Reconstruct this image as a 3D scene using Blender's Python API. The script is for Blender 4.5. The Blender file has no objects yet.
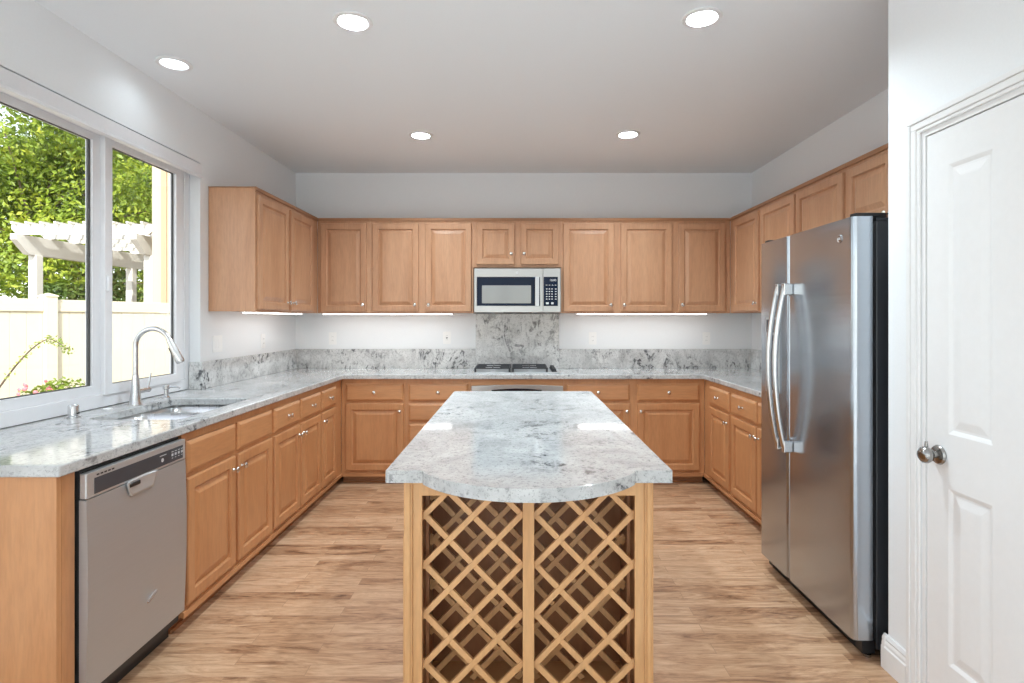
import bpy, bmesh, math, random
from mathutils import Vector, Matrix
from mathutils.geometry import tessellate_polygon

random.seed(11)
SC = bpy.context.scene
COL = SC.collection
PI = math.pi

# ------------------------------------------------------------------ camera, world, sun, exposure
cam_d = bpy.data.cameras.new('camera')
cam = bpy.data.objects.new('camera', cam_d)
COL.objects.link(cam)
cam.location = (0.0, 0.0, 1.375)
cam.rotation_euler = (PI / 2, 0, 0)
cam_d.sensor_width = 36.0
cam_d.lens = 36.0 * 566.0 / 1024.0
cam_d.shift_x = -5.0 / 1024.0
cam_d.shift_y = -22.5 / 1024.0
cam_d.clip_start = 0.05
cam_d.clip_end = 300
SC.camera = cam

SC.view_settings.view_transform = 'Standard'
SC.view_settings.look = 'None'
SC.view_settings.gamma = 1.0
SC.view_settings.use_curve_mapping = False
SC.view_settings.exposure = 0.15

SC.cycles.max_bounces = 12
SC.cycles.diffuse_bounces = 6
SC.cycles.glossy_bounces = 5
SC.cycles.transparent_max_bounces = 12
SC.cycles.sample_clamp_indirect = 8.0

SKY_STRENGTH = 0.42
SUN_STRENGTH = 6.3
DOWNLIGHT_W = 25.0
STRIP_W = 0.75

world = bpy.data.worlds.new('sky')
SC.world = world
world.use_nodes = True
wn = world.node_tree.nodes
wl = world.node_tree.links
wn.clear()
sky = wn.new('ShaderNodeTexSky')
sky.sky_type = 'NISHITA'
sky.sun_disc = False
sky.sun_elevation = math.radians(52)
sky.sun_rotation = math.radians(160)
hs = wn.new('ShaderNodeHueSaturation')
hs.inputs['Saturation'].default_value = 0.38
bg = wn.new('ShaderNodeBackground')
bg.inputs['Strength'].default_value = SKY_STRENGTH
wo = wn.new('ShaderNodeOutputWorld')
wl.new(sky.outputs[0], hs.inputs['Color'])
wl.new(hs.outputs[0], bg.inputs[0])
wl.new(bg.outputs[0], wo.inputs[0])

sun_d = bpy.data.lights.new('sun', 'SUN')
sun_d.energy = SUN_STRENGTH
sun_d.angle = math.radians(0.6)
sun_d.color = (1.0, 0.97, 0.92)
sun = bpy.data.objects.new('sun', sun_d)
COL.objects.link(sun)
sun.location = (6, -14, 18)
sun.rotation_euler = Vector((-0.20, 0.80, -0.66)).to_track_quat('-Z', 'Y').to_euler()

# ------------------------------------------------------------------ main dimensions
H = 2.75           # ceiling
XL, XR = -2.085, 2.21
YB = 5.33
XD, YD = 1.46, 2.225      # wall with the pantry door, and where it ends
YR = -3.6                 # rear wall
CT, CB = 0.914, 0.876     # worktop
UB, UT = 1.427, 2.262     # upper cabinets


def lamp_area(name, loc, power, shape, sx, sy=None, color=(1, 1, 1), rot=(0, 0, 0), spread=PI):
    d = bpy.data.lights.new(name, 'AREA')
    d.energy = power
    d.shape = shape
    d.size = sx
    if sy:
        d.size_y = sy
    d.color = color
    d.spread = spread
    o = bpy.data.objects.new(name, d)
    COL.objects.link(o)
    o.location = loc
    o.rotation_euler = rot
    return o


# ------------------------------------------------------------------ materials
MATS = {}


def new_mat(name):
    m = bpy.data.materials.new(name)
    m.use_nodes = True
    n = m.node_tree.nodes
    n.clear()
    out = n.new('ShaderNodeOutputMaterial')
    b = n.new('ShaderNodeBsdfPrincipled')
    m.node_tree.links.new(b.outputs[0], out.inputs[0])
    MATS[name] = m
    return m, n, m.node_tree.links, b


def coords(n, l, scale=(1, 1, 1), rot=(0, 0, 0), rnd=False, space='Object'):
    tc = n.new('ShaderNodeTexCoord')
    mp = n.new('ShaderNodeMapping')
    mp.inputs['Scale'].default_value = scale
    mp.inputs['Rotation'].default_value = rot
    src = tc.outputs[space]
    if rnd:
        oi = n.new('ShaderNodeObjectInfo')
        mul = n.new('ShaderNodeVectorMath'); mul.operation = 'MULTIPLY'
        mul.inputs[1].default_value = (37.0, 21.0, 13.0)
        l.new(oi.outputs['Random'], mul.inputs[0])
        add = n.new('ShaderNodeVectorMath'); add.operation = 'ADD'
        l.new(tc.outputs[space], add.inputs[0])
        l.new(mul.outputs[0], add.inputs[1])
        src = add.outputs[0]
    l.new(src, mp.inputs[0])
    return mp.outputs[0]


def noise(n, l, vec, scale, detail=4, rough=0.55, dist=0.0):
    t = n.new('ShaderNodeTexNoise')
    t.inputs['Scale'].default_value = scale
    t.inputs['Detail'].default_value = detail
    t.inputs['Roughness'].default_value = rough
    t.inputs['Distortion'].default_value = dist
    if vec is not None:
        l.new(vec, t.inputs['Vector'])
    return t.outputs[0]


def ramp(n, l, fac, stops):
    r = n.new('ShaderNodeValToRGB')
    els = r.color_ramp.elements
    while len(els) < len(stops):
        els.new(0.5)
    for e, (p, c) in zip(els, stops):
        e.position = p
        e.color = (c[0], c[1], c[2], 1) if not isinstance(c, (int, float)) else (c, c, c, 1)
    l.new(fac, r.inputs[0])
    return r.outputs[0]


def mixc(n, l, fac, a, b, mode='MIX'):
    m = n.new('ShaderNodeMix')
    m.data_type = 'RGBA'
    m.blend_type = mode
    for sock, v in ((m.inputs[0], fac), (m.inputs[6], a), (m.inputs[7], b)):
        if isinstance(v, (int, float)):
            sock.default_value = v
        elif isinstance(v, tuple):
            sock.default_value = (v[0], v[1], v[2], 1)
        else:
            l.new(v, sock)
    return m.outputs[2]


def bump(n, l, b, h, strength=0.1, dist=0.01):
    bp = n.new('ShaderNodeBump')
    bp.inputs['Strength'].default_value = strength
    bp.inputs['Distance'].default_value = dist
    l.new(h, bp.inputs['Height'])
    l.new(bp.outputs[0], b.inputs['Normal'])


def plain(name, col, rough=0.5, metal=0.0, tex=0.0, scale=40):
    m, n, l, b = new_mat(name)
    b.inputs['Roughness'].default_value = rough
    b.inputs['Metallic'].default_value = metal
    v = coords(n, l)
    t = noise(n, l, v, scale, 3)
    k = tex if tex else 0.03
    c = ramp(n, l, t, [(0.3, tuple(x * (1 - k) for x in col)), (0.7, tuple(min(1, x * (1 + k)) for x in col))])
    l.new(c, b.inputs['Base Color'])
    return m


def emit(name, col, strength):
    m, n, l, b = new_mat(name)
    b.inputs['Base Color'].default_value = (0.9, 0.9, 0.9, 1)
    b.inputs['Emission Color'].default_value = (*col, 1)
    b.inputs['Emission Strength'].default_value = strength
    return m


def wood(name, dark, mid, light, scale, rough=0.36):
    m, n, l, b = new_mat(name)
    v = coords(n, l, scale, rnd=True)
    g = noise(n, l, v, 3.0, 6, 0.6, 0.6)
    c = ramp(n, l, g, [(0.28, dark), (0.5, mid), (0.74, light)])
    v2 = coords(n, l, tuple(s * 6 for s in scale), rnd=True)
    f = noise(n, l, v2, 6.0, 3, 0.6)
    fc = ramp(n, l, f, [(0.35, 0.90), (0.6, 1.0)])
    c = mixc(n, l, 1.0, c, fc, 'MULTIPLY')
    l.new(c, b.inputs['Base Color'])
    b.inputs['Roughness'].default_value = rough
    bump(n, l, b, f, 0.04, 0.002)
    return m


W_D, W_M, W_L = (0.480, 0.245, 0.130), (0.560, 0.300, 0.168), (0.610, 0.345, 0.200)
WV = wood('maple_vertical', W_D, W_M, W_L, (2.2, 2.2, 0.30))
BV = wood('maple_base_vertical', (0.500, 0.220, 0.090), (0.560, 0.265, 0.115), (0.610, 0.305, 0.140), (2.2, 2.2, 0.30))
BH = wood('maple_base_horizontal', (0.500, 0.220, 0.090), (0.560, 0.265, 0.115), (0.610, 0.305, 0.140), (0.30, 0.30, 2.2))
WH = wood('maple_horizontal', W_D, W_M, W_L, (0.30, 0.30, 2.2))
I_D, I_M, I_L = (0.590, 0.300, 0.118), (0.660, 0.360, 0.155), (0.705, 0.410, 0.190)
IV = wood('island_maple_vertical', I_D, I_M, I_L, (2.2, 2.2, 0.30))
IH = wood('island_maple_horizontal', I_D, I_M, I_L, (0.30, 0.30, 2.2))
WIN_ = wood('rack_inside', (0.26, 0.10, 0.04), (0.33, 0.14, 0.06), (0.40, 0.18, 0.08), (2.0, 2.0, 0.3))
TOE = wood('toe_wood', (0.33, 0.15, 0.065), (0.38, 0.175, 0.08), (0.42, 0.20, 0.09), (0.3, 0.3, 2.2))

PAINT = plain('wall_paint', (0.865, 0.885, 0.900), 0.75, tex=0.01, scale=120)
CEIL = plain('ceiling_paint', (0.885, 0.915, 0.94), 0.85, tex=0.01, scale=120)
TRIM = plain('trim_white', (0.84, 0.84, 0.84), 0.35, tex=0.01)
VINYL = plain('window_vinyl', (0.84, 0.84, 0.86), 0.35, tex=0.01)
PLATE = plain('outlet_plastic', (0.93, 0.93, 0.92), 0.35, tex=0.01)
DARK = plain('black_plastic', (0.012, 0.012, 0.014), 0.35)
GASKET = plain('gasket_grey', (0.09, 0.09, 0.085), 0.6)
CASTI = plain('cast_iron', (0.03, 0.03, 0.032), 0.5)
FSIDE = plain('fridge_side_grey', (0.035, 0.038, 0.045), 0.38)
NICKEL = plain('satin_nickel', (0.72, 0.69, 0.65), 0.25, 1.0)
CHROME = plain('brushed_steel', (0.66, 0.66, 0.66), 0.24, 1.0)
KNOBM = plain('dark_nickel', (0.36, 0.35, 0.34), 0.18, 1.0)
MARK = plain('panel_print', (0.62, 0.64, 0.66), 0.5)
SLATE = plain('control_strip_grey', (0.055, 0.057, 0.065), 0.28)
BOUNCE_CARPET = plain('bounce_carpet', (0.78, 0.78, 0.77), 0.95, tex=0.06, scale=150)
FENCE = plain('fence_vinyl', (0.76, 0.68, 0.50), 0.5, tex=0.02, scale=3)
PERG = plain('pergola_white', (0.70, 0.68, 0.63), 0.55, tex=0.02)
STUCCO = plain('stucco_beige', (0.52, 0.43, 0.31), 0.9, tex=0.05, scale=60)
STUCCO2 = plain('stucco_trim', (0.42, 0.31, 0.20), 0.9, tex=0.05, scale=60)
SOIL = plain('garden_soil', (0.20, 0.16, 0.12), 0.95, tex=0.3, scale=6)
GROUND = plain('bounce_concrete', (0.66, 0.65, 0.63), 0.9, tex=0.08, scale=4)
BARK = plain('bark', (0.14, 0.10, 0.07), 0.9, tex=0.3, scale=14)
PINK = plain('petal_pink', (0.75, 0.22, 0.25), 0.6, tex=0.15)
LENS = emit('lamp_lens', (1.0, 0.97, 0.92), 3.0)
STRIPL = emit('strip_lens', (1.0, 0.97, 0.93), 5.0)


def steel(name, col, rough, sc, wav=0.0, metal=1.0):
    m, n, l, b = new_mat(name)
    b.inputs['Metallic'].default_value = metal
    v = coords(n, l, sc)
    t = noise(n, l, v, 4.0, 3, 0.6)
    c = ramp(n, l, t, [(0.3, tuple(x * 0.95 for x in col)), (0.7, col)])
    l.new(c, b.inputs['Base Color'])
    r = n.new('ShaderNodeMapRange')
    r.inputs['To Min'].default_value = rough * 0.85
    r.inputs['To Max'].default_value = rough * 1.2
    l.new(t, r.inputs[0])
    l.new(r.outputs[0], b.inputs['Roughness'])
    if wav:
        v2 = coords(n, l, (1.0, 0.5, 1.6))
        t2 = noise(n, l, v2, 2.2, 2, 0.5)
        bump(n, l, b, t2, wav, 0.03)
    return m


STEEL = steel('stainless', (0.47, 0.51, 0.56), 0.21, (1, 1.0, 60), 0.22, 0.95)
STEELD = steel('stainless_dishwasher', (0.53, 0.55, 0.57), 0.42, (1, 1, 60), 0.0, 0.72)
STEELM = steel('stainless_microwave', (0.46, 0.46, 0.455), 0.34, (1, 1, 60), 0.0, 0.9)
STEELS = steel('stainless_sink', (0.70, 0.70, 0.70), 0.28, (30, 1, 1))
STEELE = steel('stainless_door_edge', (0.60, 0.61, 0.62), 0.42, (1, 1, 30), 0.0, 0.7)


def granite(name, hi, k):
    m, n, l, b = new_mat(name)
    v = coords(n, l)
    cloud = noise(n, l, v, 4.2, 6, 0.65, 1.0)
    base = ramp(n, l, cloud, [(0.34, (0.70 * hi, 0.70 * hi, 0.69 * hi)), (0.47, (0.88 * hi, 0.88 * hi, 0.87 * hi)), (0.62, (hi, hi, 0.985 * hi))])
    spk = noise(n, l, v, 55.0, 4, 0.75)
    sp = ramp(n, l, spk, [(0.36, 0.50), (0.47, 1.0)])
    c = mixc(n, l, 0.8, base, sp, 'MULTIPLY')
    spk2 = noise(n, l, v, 140.0, 2, 0.6)
    sp2 = ramp(n, l, spk2, [(0.33, 0.45), (0.40, 1.0)])
    c = mixc(n, l, 0.6, c, sp2, 'MULTIPLY')
    # elongated smoky veins with broken charcoal patches in them
    vv = coords(n, l, (2.3, 0.85, 1.05), (0.35, 0.55, 0.70))
    vn = noise(n, l, vv, 2.6, 6, 0.60, 1.3)
    band = ramp(n, l, vn, [(0.440, 0.0), (0.485, 1.0), (0.515, 1.0), (0.555, 0.0)])
    brk = noise(n, l, v, 17.0, 5, 0.72, 0.6)
    bk = ramp(n, l, brk, [(0.47 + k * 0.05, 0.0), (0.55 + k * 0.04, 1.0)])
    big = noise(n, l, v, 2.6, 2, 0.5)
    bg_ = ramp(n, l, big, [(0.40 + k * 0.08, 0.0), (0.54 + k * 0.09, 1.0)])
    f = mixc(n, l, 1.0, band, bk, 'MULTIPLY')
    f = mixc(n, l, 1.0, f, bg_, 'MULTIPLY')
    haze = ramp(n, l, vn, [(0.42, 0.0), (0.50, 0.30), (0.58, 0.0)])
    c2 = mixc(n, l, haze, c, (0.40, 0.40, 0.405))
    c3 = mixc(n, l, f, c2, (0.085, 0.085, 0.09))
    l.new(c3, b.inputs['Base Color'])
    b.inputs['Roughness'].default_value = 0.07
    b.inputs['Specular IOR Level'].default_value = 0.55
    return m


GRAN = granite('granite', 0.62, 0.85)
GRANS = granite('granite_splash', 0.76, 0.0)


def floor_mat():
    m, n, l, b = new_mat('floor_planks')
    v = coords(n, l)
    br = n.new('ShaderNodeTexBrick')
    l.new(v, br.inputs['Vector'])
    br.offset = 0.37
    br.offset_frequency = 2
    br.inputs['Scale'].default_value = 1.0
    br.inputs['Mortar Size'].default_value = 0.0012
    br.inputs['Mortar Smooth'].default_value = 0.3
    br.inputs['Bias'].default_value = 0.0
    br.inputs['Brick Width'].default_value = 0.82
    br.inputs['Row Height'].default_value = 0.075
    br.inputs['Color1'].default_value = (0, 0, 0, 1)
    br.inputs['Color2'].default_value = (1, 1, 1, 1)
    br.inputs['Mortar'].default_value = (0.5, 0.5, 0.5, 1)
    # offset the grain per plank
    add = n.new('ShaderNodeVectorMath'); add.operation = 'MULTIPLY_ADD'
    l.new(br.outputs[0], add.inputs[0])
    add.inputs[1].default_value = (3.1, 0.0, 5.0)
    l.new(v, add.inputs[2])
    mp = n.new('ShaderNodeMapping')
    mp.inputs['Scale'].default_value = (2.4, 11.0, 1.0)
    l.new(add.outputs[0], mp.inputs[0])
    g = noise(n, l, mp.outputs[0], 1.5, 8, 0.70, 1.4)
    st = n.new('ShaderNodeMapping')
    st.inputs['Scale'].default_value = (3.5, 40.0, 1.0)
    l.new(add.outputs[0], st.inputs[0])
    g2 = noise(n, l, st.outputs[0], 2.0, 6, 0.7, 1.0)
    g3 = mixc(n, l, 0.35, g, g2)
    tint = mixc(n, l, 0.12, g3, br.outputs[0])
    c = ramp(n, l, tint, [(0.35, (0.140, 0.062, 0.032)), (0.43, (0.350, 0.185, 0.100)),
                          (0.50, (0.500, 0.295, 0.170)), (0.61, (0.650, 0.425, 0.270))])
    c = mixc(n, l, br.outputs['Fac'], c, (0.34, 0.20, 0.12))
    l.new(c, b.inputs['Base Color'])
    b.inputs['Roughness'].default_value = 0.30
    bump(n, l, b, g, 0.10, 0.006)
    return m


FLOOR = floor_mat()


def glass_mat():
    m = bpy.data.materials.new('window_glass')
    m.use_nodes = True
    n = m.node_tree.nodes; l = m.node_tree.links
    n.clear()
    out = n.new('ShaderNodeOutputMaterial')
    tr = n.new('ShaderNodeBsdfTransparent')
    tr.inputs[0].default_value = (0.97, 0.98, 0.97, 1)
    gl = n.new('ShaderNodeBsdfGlossy')
    gl.inputs['Roughness'].default_value = 0.01
    lw = n.new('ShaderNodeLayerWeight'); lw.inputs[0].default_value = 0.5
    pw = n.new('ShaderNodeMath'); pw.operation = 'POWER'; pw.inputs[1].default_value = 4.0
    fr = n.new('ShaderNodeMath'); fr.operation = 'MULTIPLY_ADD'; fr.inputs[1].default_value = 0.35; fr.inputs[2].default_value = 0.02
    l.new(lw.outputs['Facing'], pw.inputs[0]); l.new(pw.outputs[0], fr.inputs[0])
    mx = n.new('ShaderNodeMixShader')
    l.new(fr.outputs[0], mx.inputs[0]); l.new(tr.outputs[0], mx.inputs[1]); l.new(gl.outputs[0], mx.inputs[2])
    l.new(mx.outputs[0], out.inputs[0])
    return m


GLASS = glass_mat()


def leaf_mat(name, a, b_, c_):
    m = bpy.data.materials.new(name)
    m.use_nodes = True
    n = m.node_tree.nodes; l = m.node_tree.links
    n.clear()
    out = n.new('ShaderNodeOutputMaterial')
    v = coords(n, l)
    t = noise(n, l, v, 1.6, 6, 0.75)
    col = ramp(n, l, t, [(0.36, a), (0.50, b_), (0.64, c_)])
    d = n.new('ShaderNodeBsdfPrincipled')
    d.inputs['Roughness'].default_value = 0.45
    tl = n.new('ShaderNodeBsdfTranslucent')
    mx = n.new('ShaderNodeMixShader'); mx.inputs[0].default_value = 0.35
    l.new(col, d.inputs['Base Color']); l.new(col, tl.inputs[0])
    l.new(d.outputs[0], mx.inputs[1]); l.new(tl.outputs[0], mx.inputs[2]); l.new(mx.outputs[0], out.inputs[0])
    return m


LEAF = leaf_mat('leaf_bright', (0.10, 0.17, 0.02), (0.26, 0.36, 0.035), (0.50, 0.54, 0.06))
LEAFD = leaf_mat('leaf_dark', (0.05, 0.09, 0.02), (0.10, 0.16, 0.03), (0.24, 0.30, 0.07))


def black_glass(name, col=(0.006, 0.009, 0.016), rough=0.05):
    m, n, l, b = new_mat(name)
    b.inputs['Base Color'].default_value = (*col, 1)
    b.inputs['Roughness'].default_value = rough
    b.inputs['Specular IOR Level'].default_value = 0.7
    return m


BGLASS = black_glass('black_glass')
MGLASS = black_glass('microwave_glass', (0.003, 0.010, 0.030), 0.12)
MGLASS.node_tree.nodes['Principled BSDF'].inputs['Specular IOR Level'].default_value = 0.12
SCREEN = black_glass('oven_window_screen', (0.22, 0.23, 0.23), 0.08)

# ------------------------------------------------------------------ mesh helpers


def frN(plane):      # faces -Y, u = X
    return lambda u, v, w: (u, plane - w, v)


def frW(plane):      # faces +X, u = Y
    return lambda u, v, w: (plane + w, u, v)


def frE(plane):      # faces -X, u = Y
    return lambda u, v, w: (plane - w, u, v)


def frUp(u, v, w):   # flat, u = X, v = Y, w = Z
    return (u, v, w)


def box(b, x0, x1, y0, y1, z0, z1):
    vs = [b.verts.new(p) for p in ((x0, y0, z0), (x1, y0, z0), (x1, y1, z0), (x0, y1, z0),
                                   (x0, y0, z1), (x1, y0, z1), (x1, y1, z1), (x0, y1, z1))]
    for f in ((0, 3, 2, 1), (4, 5, 6, 7), (0, 1, 5, 4), (1, 2, 6, 5), (2, 3, 7, 6), (3, 0, 4, 7)):
        b.faces.new([vs[i] for i in f])


def fbox(b, fr, u0, u1, v0, v1, w0, w1):
    p, q = fr(u0, v0, w0), fr(u1, v1, w1)
    box(b, min(p[0], q[0]), max(p[0], q[0]), min(p[1], q[1]), max(p[1], q[1]), min(p[2], q[2]), max(p[2], q[2]))


def rect(u0, u1, v0, v1):
    return [(u0, v0), (u1, v0), (u1, v1), (u0, v1)]


def circle(cx, cy, r, n=32):
    return [(cx + r * math.cos(2 * PI * i / n), cy + r * math.sin(2 * PI * i / n)) for i in range(n)]


def rrect(u0, u1, v0, v1, r, n=5):
    pts = []
    for cx, cy, a0 in ((u1 - r, v0 + r, -PI / 2), (u1 - r, v1 - r, 0), (u0 + r, v1 - r, PI / 2), (u0 + r, v0 + r, PI)):
        for i in range(n + 1):
            a = a0 + PI / 2 * i / n
            pts.append((cx + r * math.cos(a), cy + r * math.sin(a)))
    return pts


def prism(b, loops, w0, w1, fr):
    """outer loop plus holes, extruded from w0 to w1"""
    tris = tessellate_polygon([[Vector((p[0], p[1], 0)) for p in lp] for lp in loops])
    flat = [p for lp in loops for p in lp]
    A = [b.verts.new(fr(p[0], p[1], w0)) for p in flat]
    B = [b.verts.new(fr(p[0], p[1], w1)) for p in flat]
    for t in tris:
        if len(set(t)) < 3:
            continue
        for s in (A, B):
            try:
                b.faces.new([s[i] for i in t])
            except ValueError:
                pass
    k = 0
    for lp in loops:
        m = len(lp)
        for i in range(m):
            j = (i + 1) % m
            b.faces.new((A[k + i], A[k + j], B[k + j], B[k + i]))
        k += m


def rings(b, fr, u0, u1, v0, v1, prof, close_back=True):
    """nested rectangular rings: prof = [(inset, w), ...] outer to inner"""
    prev = None
    for ins, w in prof:
        r = [b.verts.new(fr(p[0], p[1], w)) for p in rect(u0 + ins, u1 - ins, v0 + ins, v1 - ins)]
        if prev:
            for i in range(4):
                j = (i + 1) % 4
                b.faces.new((prev[i], prev[j], r[j], r[i]))
        elif close_back:
            b.faces.new(r)
        prev = r
    b.faces.new(prev)


def lathe(b, prof, o, axis='Z', n=24):
    """prof = [(radius, height)] about an axis direction through o"""
    ax = {'X': Vector((1, 0, 0)), '-X': Vector((-1, 0, 0)), 'Y': Vector((0, 1, 0)), '-Y': Vector((0, -1, 0)),
          'Z': Vector((0, 0, 1)), '-Z': Vector((0, 0, -1))}.get(axis, axis)
    ax = Vector(ax).normalized()
    t = Vector((0, 0, 1)) if abs(ax.z) < 0.9 else Vector((1, 0, 0))
    e1 = ax.cross(t).normalized(); e2 = ax.cross(e1)
    o = Vector(o)
    prev = None
    for r, h in prof:
        if r <= 1e-6:
            ring = [b.verts.new(o + ax * h)]
        else:
            ring = [b.verts.new(o + ax * h + (e1 * math.cos(2 * PI * i / n) + e2 * math.sin(2 * PI * i / n)) * r) for i in range(n)]
        if prev is None:
            if len(ring) > 1:
                b.faces.new(ring)
        else:
            for i in range(n):
                j = (i + 1) % n
                if len(prev) > 1 and len(ring) > 1:
                    b.faces.new((prev[i], prev[j], ring[j], ring[i]))
                elif len(prev) > 1:
                    b.faces.new((prev[i], prev[j], ring[0]))
                elif len(ring) > 1:
                    b.faces.new((prev[0], ring[j], ring[i]))
        prev = ring
    if len(prev) > 1:
        b.faces.new(prev)


def tube(b, pts, rad, n=12, sq=None):
    """tube along pts; rad a number or a list; sq=(a, b) half-sizes for a rounded flat bar"""
    pts = [Vector(p) for p in pts]
    rs = rad if isinstance(rad, (list, tuple)) else [rad] * len(pts)
    ref = None
    prev = None
    for i, p in enumerate(pts):
        d = (pts[min(i + 1, len(pts) - 1)] - pts[max(i - 1, 0)]).normalized()
        if ref is None:
            t = Vector((0, 0, 1)) if abs(d.z) < 0.9 else Vector((0, 1, 0))
            ref = d.cross(t).normalized()
        e1 = (ref - d * ref.dot(d)).normalized()
        e2 = d.cross(e1)
        ref = e1
        kx, ky = sq if sq else (1, 1)
        ring = [b.verts.new(p + (e1 * math.cos(2 * PI * k / n) * kx + e2 * math.sin(2 * PI * k / n) * ky) * rs[i]) for k in range(n)]
        if prev:
            for k in range(n):
                j = (k + 1) % n
                b.faces.new((prev[k], prev[j], ring[j], ring[k]))
        else:
            b.faces.new(ring)
        prev = ring
    b.faces.new(prev)


ORG = {}   # world origin of every thing


def thing(name, label, cat, loc=(0, 0, 0), group=None):
    o = bpy.data.objects.new(name, None)
    COL.objects.link(o)
    o.location = loc
    o.empty_display_size = 0.1
    o['label'] = label
    o['category'] = cat
    if group:
        o['group'] = group
    ORG[o.name] = Vector(loc)
    return o


def obj(name, b, mat, parent=None, bevel=0.0, smooth=False, seg=2, label=None, loc=None):
    if not isinstance(b, bmesh.types.BMesh):
        raise TypeError
    bmesh.ops.recalc_face_normals(b, faces=b.faces[:])
    org = Vector(loc) if loc is not None else (ORG[parent.name] if parent else Vector((0, 0, 0)))
    if org.length:
        bmesh.ops.translate(b, vec=-org, verts=b.verts[:])
    me = bpy.data.meshes.new(name)
    b.to_mesh(me)
    b.free()
    for mt in (mat if isinstance(mat, (list, tuple)) else [mat]):
        me.materials.append(mt)
    o = bpy.data.objects.new(name, me)
    COL.objects.link(o)
    if parent:
        o.parent = parent
        o.location = org - ORG[parent.name]
    else:
        o.location = org
    ORG[o.name] = org
    if smooth:
        for p in me.polygons:
            p.use_smooth = True
        me.set_sharp_from_angle(angle=math.radians(40))
    if bevel:
        md = o.modifiers.new('bevel', 'BEVEL')
        md.width = bevel
        md.segments = seg
        md.limit_method = 'ANGLE'
        md.angle_limit = math.radians(35)
        md.harden_normals = False
    if label:
        o['label'] = label
    return o


def tag(o, label, cat, group=None):
    o['label'] = label
    o['category'] = cat
    if group:
        o['group'] = group
    return o


def struct(name, b, mat, **kw):
    o = obj(name, b, mat, **kw)
    o['kind'] = 'structure'
    return o


def BM():
    return bmesh.new()


def text_mesh(name, s, size, mat, parent, pos, rot, depth=0.0004):
    cu = bpy.data.curves.new(name + '_text', 'FONT')
    cu.body = s
    cu.size = size
    cu.extrude = depth
    cu.align_x = 'CENTER'
    cu.align_y = 'CENTER'
    tmp = bpy.data.objects.new('tmp_text', cu)
    COL.objects.link(tmp)
    dg = bpy.context.evaluated_depsgraph_get()
    me = bpy.data.meshes.new_from_object(tmp.evaluated_get(dg))
    bpy.data.objects.remove(tmp)
    bpy.data.curves.remove(cu)
    me.materials.clear()
    me.materials.append(mat)
    o = bpy.data.objects.new(name, me)
    COL.objects.link(o)
    o.parent = parent
    o.location = Vector(pos) - ORG[parent.name]
    o.rotation_euler = rot
    ORG[o.name] = Vector(pos)
    return o


# ------------------------------------------------------------------ room shell
WT = 0.16
b = BM(); box(b, -2.5, 2.6, 1.2, YB + 0.2, -0.08, 0.0)
struct('floor', b, FLOOR)
b = BM(); box(b, -2.5, 2.6, YR - 0.2, 1.1995, -0.08, 0.0)
struct('floor_bounce', b, BOUNCE_CARPET)  # unseen pale carpet, added to bounce daylight up to the ceiling

DL = [(-0.757, 2.61), (0.842, 2.577), (-1.842, 3.04), (-0.717, 4.23), (0.825, 4.207)]
b = BM()
prism(b, [rect(-2.3, 2.45, YR - 0.15, YB + 0.15)] + [circle(x, y, 0.066) for x, y in DL], H, H + 0.10, frUp)
struct('ceiling', b, CEIL)
b = BM(); box(b, -2.6, 2.7, YR - 0.35, YB + 0.35, H + 0.24, H + 0.32)
struct('roof', b, CEIL)

# left wall with the sink window and an unseen window added further back for daylight
WY0, WY1, WZ0, WZ1 = 2.0, 3.726, CB, 2.402
b = BM()
prism(b, [rect(YR - 0.15, YB + 0.15, 0, H), rect(WY0, WY1, WZ0, WZ1), rect(-3.3, 1.2, 0.45, 2.60)], 0, -WT, frW(XL))
struct('wall_left', b, PAINT)
b = BM(); box(b, XL, XR, YB, YB + 0.15, 0, H)
struct('wall_back', b, PAINT)
b = BM(); box(b, XR, XR + 0.15, YD - 0.12, YB + 0.15, 0, H)
struct('wall_right', b, PAINT)
# pantry wall with the door opening, then its return beside the fridge
DY0, DY1, DZ = 1.316, 2.038, 2.042
b = BM()
prism(b, [[(YR - 0.15, 0), (DY0, 0), (DY0, DZ), (DY1, DZ), (DY1, 0), (YD, 0), (YD, H), (YR - 0.15, H)]], 0, -0.12, frE(XD))
struct('wall_pantry', b, PAINT)
b = BM(); box(b, XD + 0.12, XR, YD - 0.12, YD, 0, H)
struct('wall_pantry_return', b, PAINT)
# rear wall, open for an unseen sliding door added to let daylight in
RX0, RX1, RZ = -1.95, 1.35, 2.60
b = BM()
prism(b, [[(XL, 0), (RX0, 0), (RX0, RZ), (RX1, RZ), (RX1, 0), (XD, 0), (XD, H), (XL, H)]], 0, -0.15, frN(YR))
o = struct('wall_rear', b, PAINT)


def glazed(name, fr, u0, u1, v0, v1, lites, w0, w1, fw=0.05):
    b = BM()
    holes = [rect(a, c, d, e) for a, c, d, e in lites]
    prism(b, [rect(u0, u1, v0, v1)] + holes, w0, w1, fr)
    f = struct(name, b, VINYL, bevel=0.003)
    for a, c, d, e in lites:
        g = BM(); fbox(g, fr, a, c, d, e, (w0 + w1) / 2 - 0.002, (w0 + w1) / 2 + 0.002)
        obj('glass_pane', g, GLASS, f)
    return f


glazed('door_added', frN(YR), RX0, RX1, 0.0, RZ,
       [(RX0 + 0.07, -0.34, 0.08, RZ - 0.07), (-0.26, RX1 - 0.07, 0.08, RZ - 0.07)], -0.10, -0.04)  # unseen glass door, added to bring daylight in from behind the camera
glazed('window_added', frW(XL), -3.3, 1.2, 0.45, 2.60,
       [(-3.23, -1.86, 0.52, 2.53), (-1.78, -0.34, 0.52, 2.53), (-0.26, 1.13, 0.52, 2.53)], -0.12, -0.07)  # unseen side window, added as a further way in for daylight

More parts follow.
